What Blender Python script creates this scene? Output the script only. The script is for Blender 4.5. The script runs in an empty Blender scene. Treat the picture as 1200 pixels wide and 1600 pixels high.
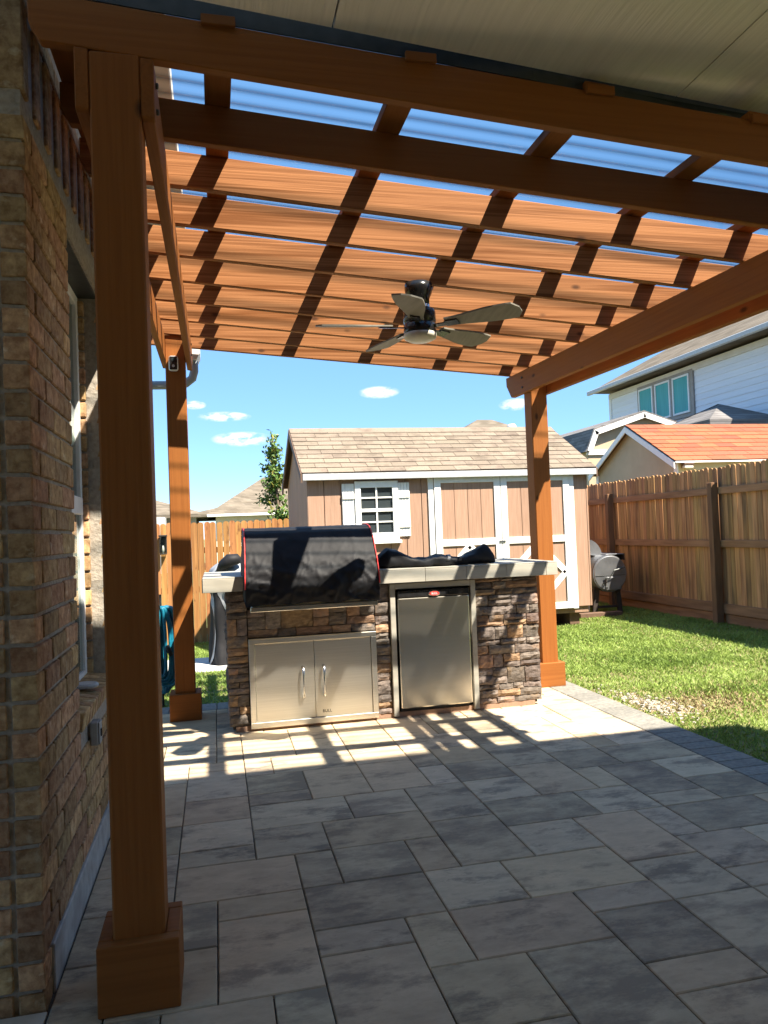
import bpy, bmesh, math, random
import numpy as np
from mathutils import Vector, Matrix, noise
random.seed(7)
R = math.radians
scene = bpy.context.scene
COL = scene.collection

# ------------------------------------------------------------------ camera
F_PX, PITCH, ROLL, YAW, CAM_H = 1175.7, .0255, -.0378, .2213, 1.292
def camera_axes():
    cp, sp, cy, sy = math.cos(PITCH), math.sin(PITCH), math.cos(YAW), math.sin(YAW)
    f = Vector((sy*cp, cy*cp, sp)); r0 = Vector((cy, -sy, 0)); u0 = r0.cross(f)
    c, s = math.cos(ROLL), math.sin(ROLL)
    return c*r0 + s*u0, -s*r0 + c*u0, f
cr, cu, cf = camera_axes()
cam = bpy.data.cameras.new('camera')
cam.sensor_fit = 'VERTICAL'; cam.sensor_height = 36; cam.lens = 36*F_PX/1600
cam.clip_start = .05; cam.clip_end = 3000
camo = bpy.data.objects.new('camera', cam); COL.objects.link(camo)
camo.matrix_world = Matrix(((cr.x, cu.x, -cf.x, 0), (cr.y, cu.y, -cf.y, 0), (cr.z, cu.z, -cf.z, CAM_H), (0, 0, 0, 1)))
scene.camera = camo

# ------------------------------------------------------------------ light
KX, KY = .48, .545                      # horizontal run of a sun ray per metre of drop (to -X, to +Y)
sun_dir = Vector((KX, -KY, 1)).normalized()          # towards the sun
ELEV = math.asin(sun_dir.z); AZ = math.atan2(sun_dir.x, sun_dir.y)
world = bpy.data.worlds.new('World'); scene.world = world; world.use_nodes = True
wn = world.node_tree; wn.nodes.clear()
def wnode(t, **k):
    n = wn.nodes.new(t)
    for a, b in k.items(): setattr(n, a, b)
    return n
sky = wnode('ShaderNodeTexSky', sky_type='NISHITA', sun_disc=False, sun_elevation=ELEV, sun_rotation=AZ,
            air_density=.62, dust_density=.0, ozone_density=3.9, altitude=300)
bg = wnode('ShaderNodeBackground'); bg.inputs['Strength'].default_value = .05
wout = wnode('ShaderNodeOutputWorld')
# small fair-weather clouds, placed by direction
geo = wnode('ShaderNodeNewGeometry')
cn = wnode('ShaderNodeTexNoise'); cn.inputs['Scale'].default_value = 62; cn.inputs['Detail'].default_value = 6; cn.inputs['Roughness'].default_value = .6
cmap = wnode('ShaderNodeMapping'); cmap.inputs['Scale'].default_value = (1, 1, 2.2)
wn.links.new(geo.outputs['Incoming'], cmap.inputs['Vector']); wn.links.new(cmap.outputs['Vector'], cn.inputs['Vector'])
def pix_dir(x, y):
    return (cf + (x-600)/F_PX*cr - (y-800)/F_PX*cu).normalized()
acc = None
for (px, py, hw, hh) in ((592, 613, 33, 10), (350, 651, 42, 8), (378, 686, 48, 12), (304, 633, 18, 7), (805, 632, 26, 10), (-260, 600, 80, 16), (1700, 560, 90, 18), (2300, 480, 120, 24)):
    d = pix_dir(px, py); rgt = Vector((d.y, -d.x, 0)).normalized(); up = rgt.cross(d)
    terms = []
    for ax, half in ((rgt, hw/F_PX), (up, hh/F_PX)):
        dp = wnode('ShaderNodeVectorMath', operation='DOT_PRODUCT'); dp.inputs[1].default_value = -ax/half
        wn.links.new(geo.outputs['Incoming'], dp.inputs[0])
        sq = wnode('ShaderNodeMath', operation='MULTIPLY'); wn.links.new(dp.outputs['Value'], sq.inputs[0]); wn.links.new(dp.outputs['Value'], sq.inputs[1])
        terms.append(sq)
    fr = wnode('ShaderNodeVectorMath', operation='DOT_PRODUCT'); fr.inputs[1].default_value = -d
    wn.links.new(geo.outputs['Incoming'], fr.inputs[0])
    ad = wnode('ShaderNodeMath', operation='ADD'); wn.links.new(terms[0].outputs[0], ad.inputs[0]); wn.links.new(terms[1].outputs[0], ad.inputs[1])
    sb = wnode('ShaderNodeMath', operation='SUBTRACT', use_clamp=True); sb.inputs[0].default_value = 1.0; wn.links.new(ad.outputs[0], sb.inputs[1])
    gt = wnode('ShaderNodeMath', operation='GREATER_THAN'); wn.links.new(fr.outputs['Value'], gt.inputs[0]); gt.inputs[1].default_value = .3
    mu = wnode('ShaderNodeMath', operation='MULTIPLY'); wn.links.new(sb.outputs[0], mu.inputs[0]); wn.links.new(gt.outputs[0], mu.inputs[1])
    if acc is None: acc = mu
    else:
        mx = wnode('ShaderNodeMath', operation='MAXIMUM'); wn.links.new(acc.outputs[0], mx.inputs[0]); wn.links.new(mu.outputs[0], mx.inputs[1]); acc = mx
nm = wnode('ShaderNodeMath', operation='MULTIPLY_ADD'); wn.links.new(cn.outputs['Fac'], nm.inputs[0]); nm.inputs[1].default_value = 4.6; nm.inputs[2].default_value = -1.65
cm = wnode('ShaderNodeMath', operation='MULTIPLY', use_clamp=True); wn.links.new(acc.outputs[0], cm.inputs[0]); wn.links.new(nm.outputs[0], cm.inputs[1])
cs = wnode('ShaderNodeMath', operation='MULTIPLY', use_clamp=True); wn.links.new(cm.outputs[0], cs.inputs[0]); cs.inputs[1].default_value = 1.6
cmix = wnode('ShaderNodeMixRGB'); wn.links.new(cs.outputs[0], cmix.inputs['Fac']); flat = wnode('ShaderNodeMixRGB'); flat.inputs['Fac'].default_value = .55; wn.links.new(sky.outputs[0], flat.inputs['Color1']); flat.inputs['Color2'].default_value = (.78, 1.95, 3.6, 1)   # clear deep blue air
wn.links.new(flat.outputs[0], cmix.inputs['Color1'])
cmix.inputs['Color2'].default_value = (3.75, 3.8, 3.9, 1)
wn.links.new(cmix.outputs[0], bg.inputs['Color']); wn.links.new(bg.outputs[0], wout.inputs['Surface'])

sl = bpy.data.lights.new('sun', 'SUN'); sl.energy = 2.6; sl.angle = R(.53); sl.color = (1, .90, .745)
slo = bpy.data.objects.new('sun', sl); COL.objects.link(slo); slo.location = (6, -6, 12)
slo.rotation_euler = sun_dir.to_track_quat('Z', 'Y').to_euler()
vs = scene.view_settings
vs.view_transform = 'Standard'; vs.look = 'None'; vs.gamma = 1; vs.use_curve_mapping = False; vs.exposure = 2.78
scene.render.engine = 'CYCLES'
scene.cycles.transparent_max_bounces = 24; scene.cycles.max_bounces = 10; scene.cycles.diffuse_bounces = 5

# ------------------------------------------------------------------ materials
MATS = {}
def mat(name, c1, c2, scale=(4, 4, 4), detail=6, rough=.7, bump=.1, metal=0, rnd=.15, ramp=(.3, .7),
        c3=None, s3=(1, 1, 1), r3=(.5, .65), spec=.4, hue=0, bump_dist=.01, rough_n=.5, coat=0, sheen=0, d3=4):
    m = bpy.data.materials.new(name); m.use_nodes = True; nt = m.node_tree; N = nt.nodes; L = nt.links
    p = N['Principled BSDF']; p.inputs['Roughness'].default_value = rough; p.inputs['Metallic'].default_value = metal
    p.inputs['Specular IOR Level'].default_value = spec; p.inputs['Coat Weight'].default_value = coat; p.inputs['Sheen Weight'].default_value = sheen
    tc = N.new('ShaderNodeTexCoord'); oi = N.new('ShaderNodeObjectInfo')
    rm = N.new('ShaderNodeMath'); rm.operation = 'MULTIPLY'; rm.inputs[1].default_value = 53.7; L.new(oi.outputs['Random'], rm.inputs[0])
    va = N.new('ShaderNodeVectorMath'); L.new(tc.outputs['Object'], va.inputs[0]); L.new(rm.outputs[0], va.inputs[1])
    def nz(sc, det):
        mp = N.new('ShaderNodeMapping'); mp.inputs['Scale'].default_value = sc; L.new(va.outputs[0], mp.inputs['Vector'])
        n = N.new('ShaderNodeTexNoise'); n.inputs['Scale'].default_value = 1; n.inputs['Detail'].default_value = det; n.inputs['Roughness'].default_value = rough_n
        L.new(mp.outputs[0], n.inputs['Vector']); return n
    n1 = nz(scale, detail)
    cr_ = N.new('ShaderNodeValToRGB'); cr_.color_ramp.elements[0].position = ramp[0]; cr_.color_ramp.elements[1].position = ramp[1]
    cr_.color_ramp.elements[0].color = (*c1, 1); cr_.color_ramp.elements[1].color = (*c2, 1); L.new(n1.outputs['Fac'], cr_.inputs['Fac'])
    col = cr_.outputs['Color']
    if c3:
        n3 = nz(s3, d3); mr = N.new('ShaderNodeMapRange'); mr.inputs['From Min'].default_value = r3[0]; mr.inputs['From Max'].default_value = r3[1]; L.new(n3.outputs['Fac'], mr.inputs['Value'])
        mx = N.new('ShaderNodeMixRGB'); L.new(mr.outputs[0], mx.inputs['Fac']); L.new(col, mx.inputs['Color1']); mx.inputs['Color2'].default_value = (*c3, 1); col = mx.outputs[0]
    if rnd or hue:
        hs = N.new('ShaderNodeHueSaturation')
        v = N.new('ShaderNodeMapRange'); v.inputs['To Min'].default_value = 1-rnd; v.inputs['To Max'].default_value = 1+rnd; L.new(oi.outputs['Random'], v.inputs['Value']); L.new(v.outputs[0], hs.inputs['Value'])
        if hue:
            h7 = N.new('ShaderNodeMath'); h7.operation = 'FRACT'; L.new(rm.outputs[0], h7.inputs[0])
            h = N.new('ShaderNodeMapRange'); h.inputs['To Min'].default_value = .5-hue; h.inputs['To Max'].default_value = .5+hue; L.new(h7.outputs[0], h.inputs['Value']); L.new(h.outputs[0], hs.inputs['Hue'])
        L.new(col, hs.inputs['Color']); col = hs.outputs[0]
    L.new(col, p.inputs['Base Color'])
    if bump:
        b = N.new('ShaderNodeBump'); b.inputs['Strength'].default_value = bump; b.inputs['Distance'].default_value = bump_dist; L.new(n1.outputs['Fac'], b.inputs['Height']); L.new(b.outputs[0], p.inputs['Normal'])
    MATS[name] = m; return m

WC1, WC2 = (.19, .070, .021), (.335, .142, .054)
def woodscale(ax, along, across): return tuple(along if a == ax else across for a in 'xyz')
for a in 'xyz':
    if a != 'x': WC1, WC2 = (.242, .082, .019), (.278, .098, .023)
    mat('cedar_'+a, WC1, WC2, woodscale(a, 1.1 if a == 'x' else 2.2, 110 if a == 'x' else 85), rough=.66, spec=.16, bump=.4, rnd=.07, ramp=(.30, .60), c3=((.165, .056, .013) if a == 'x' else (.20, .062, .011)), s3=woodscale(a, .9, 30 if a == 'x' else 16), r3=((.5, .64) if a == 'x' else (.66, 1.2)), bump_dist=.004, detail=4)  # cedar_x: stronger streaks, part grain, part roof light stripes put into the colour
mat('cedar_plain', (.235, .080, .019), (.280, .100, .024), (1.6, 70, 70), rough=.66, spec=.16, bump=.3, rnd=.05, ramp=(.3, .65), bump_dist=.003, detail=4)
def add_knots(name, scale):
    m = MATS[name]; N = m.node_tree.nodes; L = m.node_tree.links; p = N['Principled BSDF']; src = p.inputs['Base Color'].links[0].from_socket
    va = [n for n in N if n.bl_idname == 'ShaderNodeVectorMath'][0]; mp = N.new('ShaderNodeMapping'); mp.inputs['Scale'].default_value = scale; L.new(va.outputs[0], mp.inputs['Vector'])
    vo = N.new('ShaderNodeTexVoronoi'); vo.inputs['Scale'].default_value = 1; L.new(mp.outputs[0], vo.inputs['Vector'])
    mr = N.new('ShaderNodeMapRange'); mr.inputs['From Min'].default_value = .05; mr.inputs['From Max'].default_value = .12; mr.inputs['To Min'].default_value = .85; mr.inputs['To Max'].default_value = 0; L.new(vo.outputs['Distance'], mr.inputs['Value'])
    mx = N.new('ShaderNodeMixRGB'); L.new(mr.outputs[0], mx.inputs['Fac']); L.new(src, mx.inputs['Color1']); mx.inputs['Color2'].default_value = (.05, .018, .006, 1); L.new(mx.outputs[0], p.inputs['Base Color'])
for a in 'xyz': add_knots('cedar_'+a, woodscale(a, 3.2, 6.5))
mat('fence_back', (0.238, 0.099, 0.028), (0.409, 0.197, 0.065), (30, 30, 1.5), rough=.8, bump=.3, rnd=.16, hue=.012, c3=(0.145, 0.058, 0.020), s3=(14, 14, 5), r3=(.62, .74), bump_dist=.003)
mat('fence_side', (0.262, 0.131, 0.048), (0.497, 0.284, 0.119), (26, 26, 1.2), rough=.82, bump=.3, rnd=.24, hue=.012, c3=(0.138, 0.078, 0.042), s3=(9, 9, 1.4), r3=(.5, .75), bump_dist=.003)
mat('fence_rail', (0.204, 0.102, 0.048), (0.360, 0.192, 0.096), (20, 2, 20), rough=.82, bump=.3, rnd=.12)
mat('fence_post', (.10, .052, .026), (.19, .10, .05), (20, 20, 2), rough=.85, bump=.3, rnd=.1)
mat('brick', (.27, .150, .072), (.53, .345, .185), (30, 30, 30), detail=9, rough=.93, bump=.8, rnd=.30, hue=.014, c3=(.60, .47, .31), s3=(16, 16, 22), r3=(.60, .74), spec=.15, bump_dist=.008, rough_n=.62, ramp=(.36, .64))
mat('mortar', (0.288, 0.252, 0.210), (0.432, 0.384, 0.324), (60, 60, 60), rough=.95, bump=.5, rnd=0, spec=.1)
mat('concrete', (.30, .29, .27), (.46, .45, .42), (14, 14, 14), detail=9, rough=.9, bump=.3, rnd=.08, c3=(.22, .21, .2), s3=(3, 3, 3), r3=(.55, .75), spec=.2)
mat('paver', (0.412, 0.332, 0.236), (0.572, 0.460, 0.324), (6, 14, 6), rnd=.13, c3=(0.251, 0.205, 0.156), s3=(3.4, 7, 3), r3=(.50, .60), detail=10, rough=.88, bump=.45, hue=.006, ramp=(.34, .66), spec=.2, rough_n=.74, bump_dist=.004, d3=12)
mat('paver_tan', (0.423, 0.325, 0.218), (0.579, 0.446, 0.297), (6, 13, 6), rnd=.12, c3=(0.286, 0.221, 0.158), s3=(3.2, 6.5, 3), r3=(.52, .63), detail=10, rough=.88, bump=.45, hue=.006, ramp=(.34, .66), spec=.2, rough_n=.74, bump_dist=.004, d3=12)
mat('paver_dark', (0.376, 0.302, 0.207), (0.522, 0.421, 0.286), (6, 13, 6), rnd=.13, c3=(0.263, 0.212, 0.156), s3=(3.0, 6.2, 3), r3=(.44, .57), detail=10, rough=.88, bump=.45, hue=.006, ramp=(.34, .66), spec=.2, rough_n=.74, bump_dist=.004, d3=12)
mat('bounce_slab', (0.457, 0.412, 0.336), (0.584, 0.529, 0.437), (8, 8, 8), detail=8, rough=.85, bump=.2, rnd=0)
mat('border', (0.150, 0.147, 0.136), (0.248, 0.239, 0.213), (40, 40, 40), detail=6, rough=.85, bump=.35, rnd=.10, spec=.22)
mat('joint_sand', (.05, .046, .042), (.10, .09, .08), (40, 40, 40), rough=.95, bump=.3, rnd=0)
mat('ledgestone', (.095, .08, .072), (.245, .20, .17), (24, 24, 60), detail=9, rough=.9, bump=1, rnd=.32, hue=.015, c3=(.32, .21, .13), s3=(4, 4, 4), r3=(.54, .68), spec=.2, rough_n=.66, bump_dist=.012)
mat('ledgestone_tan', (.19, .118, .07), (.40, .265, .165), (24, 24, 60), detail=9, rough=.9, bump=1, rnd=.22, hue=.012, c3=(.16, .12, .1), s3=(5, 5, 5), r3=(.52, .70), spec=.2, rough_n=.66, bump_dist=.012)
mat('stone_core', (.035, .028, .024), (.06, .05, .042), (30, 30, 30), rough=.95, rnd=0)
mat('tile', (0.320, 0.300, 0.255), (0.416, 0.390, 0.333), (6, 30, 30), detail=6, rough=.55, bump=.05, rnd=.05, spec=.4)
mat('grout', (.2, .19, .17), (.26, .25, .22), (50, 50, 50), rough=.95, rnd=0)
mat('steel', (0.775, 0.746, 0.671), (0.889, 0.859, 0.781), (3, 3, 420), detail=3, rough=.36, bump=.05, metal=1, rnd=.02, bump_dist=.001)
mat('fridge_steel', (0.692, 0.646, 0.558), (0.813, 0.764, 0.663), (3, 3, 420), detail=3, rough=.27, bump=.04, metal=1, rnd=0, bump_dist=.001)
mat('steel_bright', (.66, .66, .65), (.72, .72, .71), (3, 3, 200), detail=2, rough=.2, bump=.0, metal=1, rnd=0)
mat('black_plastic', (.012, .012, .013), (.02, .02, .021), (30, 30, 30), rough=.22, bump=0, rnd=0, spec=.5)
mat('black_matte', (.012, .012, .012), (.022, .022, .022), (30, 30, 30), rough=.6, bump=.1, rnd=0)
mat('cover_black', (0.009, 0.009, 0.011), (0.018, 0.018, 0.021), (9, 9, 9), detail=7, rough=.62, bump=.25, rnd=0, spec=.22, bump_dist=.01)
mat('cover_grey', (.20, .215, .24), (.34, .35, .37), (7, 7, 7), detail=6, rough=.5, bump=.2, rnd=0, bump_dist=.02)
mat('red_trim', (.55, .03, .03), (.68, .05, .045), (20, 20, 20), rough=.5, bump=0, rnd=0)
mat('strap', (.10, .10, .105), (.16, .16, .165), (60, 60, 60), rough=.6, rnd=0)
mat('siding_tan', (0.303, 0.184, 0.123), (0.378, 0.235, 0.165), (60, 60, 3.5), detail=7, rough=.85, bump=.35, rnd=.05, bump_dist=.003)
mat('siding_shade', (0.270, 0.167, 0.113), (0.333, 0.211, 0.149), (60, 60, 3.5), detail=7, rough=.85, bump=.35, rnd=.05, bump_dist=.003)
mat('white_paint', (.72, .72, .70), (.80, .80, .78), (20, 20, 20), rough=.55, bump=.06, rnd=.03)
mat('trim_grey', (.36, .37, .38), (.46, .47, .48), (20, 20, 20), rough=.5, bump=.05, rnd=.02)
mat('trim_brown', (.10, .06, .04), (.15, .09, .06), (20, 20, 20), rough=.7, bump=.1, rnd=.02)
mat('shingle_tan', (0.160, 0.128, 0.098), (0.245, 0.205, 0.163), (70, 70, 70), detail=9, rough=.95, bump=.5, rnd=.13, hue=.006, spec=.1, rough_n=.7, c3=(0.128, 0.101, 0.080), s3=(3, 3, 3), r3=(.5, .7))
mat('shingle_orange', (0.232, 0.077, 0.042), (0.343, 0.125, 0.073), (70, 70, 70), detail=9, rough=.95, bump=.5, rnd=.12, hue=.008, spec=.1, rough_n=.7)
mat('roof_far_tan', (0.128, 0.107, 0.081), (0.196, 0.167, 0.134), (1.2, 1.2, 14), detail=8, rough=.95, bump=.3, rnd=.02, spec=.1, rough_n=.7)
mat('roof_far_grey', (.13, .125, .125), (.21, .20, .20), (2, 2, 14), detail=8, rough=.95, bump=.3, rnd=.05, spec=.1, rough_n=.7)
mat('tan_wall', (.40, .32, .215), (.47, .38, .26), (3, 3, 3), rough=.85, bump=.1, rnd=0)
mat('yellow_wall', (.56, .47, .27), (.62, .53, .32), (3, 3, 3), rough=.85, bump=.1, rnd=0)
mat('grey_wall', (.30, .29, .28), (.36, .35, .34), (3, 3, 3), rough=.85, bump=.1, rnd=.05)
mat('cream_wall', (.60, .56, .49), (.68, .64, .57), (3, 3, 3), rough=.85, bump=.1, rnd=.03)
mat('lap_white', (.66, .68, .72), (.73, .75, .79), (4, 1, 30), rough=.6, bump=.05, rnd=.03)
mat('window_trim', (.28, .25, .22), (.33, .30, .27), (10, 10, 10), rough=.7, rnd=0)
mat('ceiling', (0.728, 0.657, 0.576), (0.832, 0.755, 0.666), (70, 2.2, 20), detail=5, rough=.30, bump=.8, rnd=.02, spec=.55, bump_dist=.005)
mat('dark_metal', (.045, .05, .05), (.07, .075, .075), (20, 20, 20), rough=.45, bump=.05, metal=.4, rnd=.1)
mat('smoker_steel', (0.211, 0.223, 0.242), (0.341, 0.353, 0.372), (5, 5, 5), detail=7, rough=.42, bump=.08, metal=.85, rnd=0, c3=(0.124, 0.118, 0.118), s3=(3, 3, 3), r3=(.6, .8))
mat('rust_black', (.02, .018, .017), (.05, .035, .028), (16, 16, 16), rough=.75, bump=.2, rnd=0)
mat('hose_teal', (.004, .115, .19), (.01, .20, .30), (30, 30, 30), rough=.42, bump=.05, rnd=0, spec=.5)
mat('fan_blade', (.165, .15, .12), (.23, .21, .175), (40, 3, 40), rough=.55, bump=.05, rnd=.04)
mat('lamp_glass', (.62, .58, .50), (.68, .64, .56), (10, 10, 10), rough=.35, bump=0, rnd=0)
mat('chrome', (.7, .7, .7), (.75, .75, .75), (10, 10, 10), rough=.12, metal=1, bump=0, rnd=0)
mat('bark', (.10, .075, .05), (.18, .14, .1), (30, 30, 5), rough=.95, bump=.5, rnd=.05)
mat('leaf', (.045, .10, .02), (.11, .19, .035), (6, 6, 6), rough=.6, bump=0, rnd=.05, spec=.3)
mat('leaf_yellow', (.16, .17, .03), (.26, .24, .05), (6, 6, 6), rough=.6, bump=0, rnd=.05, spec=.3)
mat('curtain', (.34, .35, .35), (.42, .43, .42), (8, 60, 2), rough=.9, bump=.1, rnd=0)
mat('dark_room', (.01, .01, .01), (.02, .02, .02), (8, 8, 8), rough=.9, bump=0, rnd=0)
mat('teal_blind', (.055, .30, .30), (.085, .38, .375), (3, 14, 1), rough=.6, bump=0, rnd=.04)
mat('pad_stone', (.42, .41, .39), (.55, .54, .52), (14, 14, 14), rough=.9, bump=.3, rnd=.12)
mat('sky_pipe', (.30, .34, .36), (.36, .40, .42), (14, 14, 14), rough=.5, bump=.05, rnd=.0)

def add_courses(name, step, tab):
    m = MATS[name]; N = m.node_tree.nodes; L = m.node_tree.links; p = N['Principled BSDF']; src = p.inputs['Base Color'].links[0].from_socket
    tc = N.new('ShaderNodeTexCoord'); sx = N.new('ShaderNodeSeparateXYZ'); L.new(tc.outputs['Object'], sx.inputs[0])
    def mth(op, a, b=None):
        n = N.new('ShaderNodeMath'); n.operation = op
        for i, v in enumerate((a, b)):
            if v is None: continue
            if isinstance(v, (int, float)): n.inputs[i].default_value = v
            else: L.new(v, n.inputs[i])
        return n.outputs[0]
    zz = mth('DIVIDE', sx.outputs['Z'], step); row = mth('FLOOR', zz); fr = mth('FRACT', zz)
    u = mth('ADD', mth('DIVIDE', mth('ADD', sx.outputs['X'], sx.outputs['Y']), tab), mth('MULTIPLY', row, .37))
    cell = N.new('ShaderNodeCombineXYZ'); L.new(mth('FLOOR', u), cell.inputs[0]); L.new(row, cell.inputs[1])
    wnz = N.new('ShaderNodeTexWhiteNoise'); L.new(cell.outputs[0], wnz.inputs['Vector'])
    v = mth('ADD', .78, mth('MULTIPLY', wnz.outputs['Value'], .40)); v = mth('MULTIPLY', v, mth('SUBTRACT', 1.0, mth('MULTIPLY', mth('LESS_THAN', fr, .2), .35)))
    hs = N.new('ShaderNodeHueSaturation'); L.new(src, hs.inputs['Color']); L.new(v, hs.inputs['Value']); L.new(hs.outputs[0], p.inputs['Base Color'])
add_courses('roof_far_tan', .085, .42); add_courses('roof_far_grey', .08, .36)
def simple(name, color, rough=.5, metal=0, **k):
    m = bpy.data.materials.new(name); m.use_nodes = True; p = m.node_tree.nodes['Principled BSDF']
    p.inputs['Base Color'].default_value = (*color, 1); p.inputs['Roughness'].default_value = rough; p.inputs['Metallic'].default_value = metal
    for a, b in k.items(): p.inputs[a].default_value = b
    MATS[name] = m; return m
simple('pane', (.02, .03, .035), .04, 0, **{'Specular IOR Level': .6})
simple('pane_dark', (.035, .045, .05), .08, 0, **{'Specular IOR Level': .6})
def clear_pane(name, tint, f0=.06):
    m = bpy.data.materials.new(name); m.use_nodes = True; nt = m.node_tree; N = nt.nodes; L = nt.links; N.clear()
    o = N.new('ShaderNodeOutputMaterial'); mx = N.new('ShaderNodeMixShader'); t = N.new('ShaderNodeBsdfTransparent'); g = N.new('ShaderNodeBsdfGlossy')
    lw = N.new('ShaderNodeLayerWeight'); lw.inputs['Blend'].default_value = .5; pw = N.new('ShaderNodeMath'); pw.operation = 'POWER'; L.new(lw.outputs['Facing'], pw.inputs[0]); pw.inputs[1].default_value = 4
    fr = N.new('ShaderNodeMath'); fr.operation = 'MULTIPLY_ADD'; L.new(pw.outputs[0], fr.inputs[0]); fr.inputs[1].default_value = .9; fr.inputs[2].default_value = .045; t.inputs['Color'].default_value = (*tint, 1); g.inputs['Roughness'].default_value = .02
    L.new(fr.outputs[0], mx.inputs[0]); L.new(t.outputs[0], mx.inputs[1]); L.new(g.outputs[0], mx.inputs[2]); L.new(mx.outputs[0], o.inputs[0]); MATS[name] = m; return m
clear_pane('clear_glass', (.80, .86, .84))
def polycarbonate():
    m = bpy.data.materials.new('polycarbonate'); m.use_nodes = True; nt = m.node_tree; N = nt.nodes; L = nt.links; N.clear()
    o = N.new('ShaderNodeOutputMaterial'); mx = N.new('ShaderNodeMixShader'); t = N.new('ShaderNodeBsdfTransparent'); g = N.new('ShaderNodeBsdfGlossy'); g.inputs['Roughness'].default_value = .08
    lw = N.new('ShaderNodeLayerWeight'); lw.inputs['Blend'].default_value = .5
    rp = N.new('ShaderNodeValToRGB'); e = rp.color_ramp.elements
    e[0].position = .0; e[0].color = (.96, .97, .98, 1); e[1].position = .62; e[1].color = (.38, .42, .46, 1)
    e.new(.14).color = (.94, .96, .97, 1); e.new(.34).color = (.60, .64, .67, 1)
    L.new(lw.outputs['Facing'], rp.inputs[0]); L.new(rp.outputs[0], t.inputs['Color'])
    pw = N.new('ShaderNodeMath'); pw.operation = 'POWER'; L.new(lw.outputs['Facing'], pw.inputs[0]); pw.inputs[1].default_value = 4
    fr = N.new('ShaderNodeMath'); fr.operation = 'MULTIPLY_ADD'; L.new(pw.outputs[0], fr.inputs[0]); fr.inputs[1].default_value = .55; fr.inputs[2].default_value = .03
    L.new(fr.outputs[0], mx.inputs[0]); L.new(t.outputs[0], mx.inputs[1]); L.new(g.outputs[0], mx.inputs[2]); L.new(mx.outputs[0], o.inputs[0]); MATS['polycarbonate'] = m
polycarbonate()
def lawn_mats():
    for name, blade in (('lawn_soil', 0), ('grass_blade', 1)):
        m = bpy.data.materials.new(name); m.use_nodes = True; nt = m.node_tree; N = nt.nodes; L = nt.links; p = N['Principled BSDF']
        p.inputs['Roughness'].default_value = .55 if blade else .95; p.inputs['Specular IOR Level'].default_value = .25
        tc = N.new('ShaderNodeTexCoord')
        n = N.new('ShaderNodeTexNoise'); n.inputs['Scale'].default_value = 1.7; n.inputs['Detail'].default_value = 5; L.new(tc.outputs['Object'], n.inputs['Vector'])
        n2 = N.new('ShaderNodeTexNoise'); n2.inputs['Scale'].default_value = 38; n2.inputs['Detail'].default_value = 3; L.new(tc.outputs['Object'], n2.inputs['Vector'])
        r = N.new('ShaderNodeValToRGB'); r.color_ramp.elements[0].position = .35; r.color_ramp.elements[1].position = .66
        r2 = N.new('ShaderNodeValToRGB'); r2.color_ramp.elements[0].position = .35; r2.color_ramp.elements[1].position = .68
        if blade:
            r.color_ramp.elements[0].color = (.19, .30, .07, 1); r.color_ramp.elements[1].color = (.34, .47, .135, 1)
            r2.color_ramp.elements[0].color = (.7, .72, .55, 1); r2.color_ramp.elements[1].color = (1.25, 1.15, 1.1, 1)
        else:
            r.color_ramp.elements[0].color = (.17, .15, .07, 1); r.color_ramp.elements[1].color = (.17, .22, .07, 1)
            r2.color_ramp.elements[0].color = (.6, .6, .6, 1); r2.color_ramp.elements[1].color = (1.3, 1.2, 1.1, 1)
        L.new(n.outputs['Fac'], r.inputs[0]); L.new(n2.outputs['Fac'], r2.inputs[0])
        mx = N.new('ShaderNodeMixRGB'); mx.blend_type = 'MULTIPLY'; mx.inputs['Fac'].default_value = 1; L.new(r.outputs[0], mx.inputs['Color1']); L.new(r2.outputs[0], mx.inputs['Color2'])
        L.new(mx.outputs[0], p.inputs['Base Color']); MATS[name] = m
        if blade:
            p.inputs['Subsurface Weight'].default_value = 0
            o = N['Material Output']; tr = N.new('ShaderNodeBsdfTranslucent'); ms = N.new('ShaderNodeMixShader'); ms.inputs[0].default_value = .35
            L.new(mx.outputs[0], tr.inputs['Color']); L.new(p.outputs[0], ms.inputs[1]); L.new(tr.outputs[0], ms.inputs[2]); L.new(ms.outputs[0], o.inputs['Surface'])
lawn_mats()
mat('straw', (0.255, 0.188, 0.098), (0.390, 0.307, 0.180), (20, 20, 20), rough=.85, bump=0, rnd=0)
mat('gravel', (0.260, 0.236, 0.198), (0.409, 0.384, 0.341), (30, 30, 30), rough=.9, bump=0, rnd=.1)

# ------------------------------------------------------------------ builders
WL = {}
def link(o, parent=None, wloc=(0, 0, 0)):
    COL.objects.link(o); wloc = Vector(wloc); WL[o.name] = wloc
    if parent is not None:
        o.parent = parent; o.location = wloc - WL[parent.name]
    else: o.location = wloc
    return o
def tag(o, label, cat, group=None):
    o['label'] = label; o['category'] = cat
    if group: o['group'] = group
    return o
def thing(name, label, cat, loc, group=None):
    return tag(link(bpy.data.objects.new(name, None), None, loc), label, cat, group)
def mesh_of(name, bm, m, smooth=False):
    bmesh.ops.recalc_face_normals(bm, faces=bm.faces)
    me = bpy.data.meshes.new(name); bm.to_mesh(me); bm.free()
    for mm in (m if isinstance(m, (list, tuple)) else [m]): me.materials.append(MATS[mm])
    if smooth:
        for p in me.polygons: p.use_smooth = True
    return me
def obj(name, bm, m, parent=None, wloc=(0, 0, 0), smooth=False):
    o = bpy.data.objects.new(name, mesh_of(name, bm, m, smooth)); return link(o, parent, wloc)
def inst(name, me, parent, wloc):
    return link(bpy.data.objects.new(name, me), parent, wloc)
def struct(o): o['kind'] = 'structure'; return o
def stuff(o): o['kind'] = 'stuff'; return o
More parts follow.
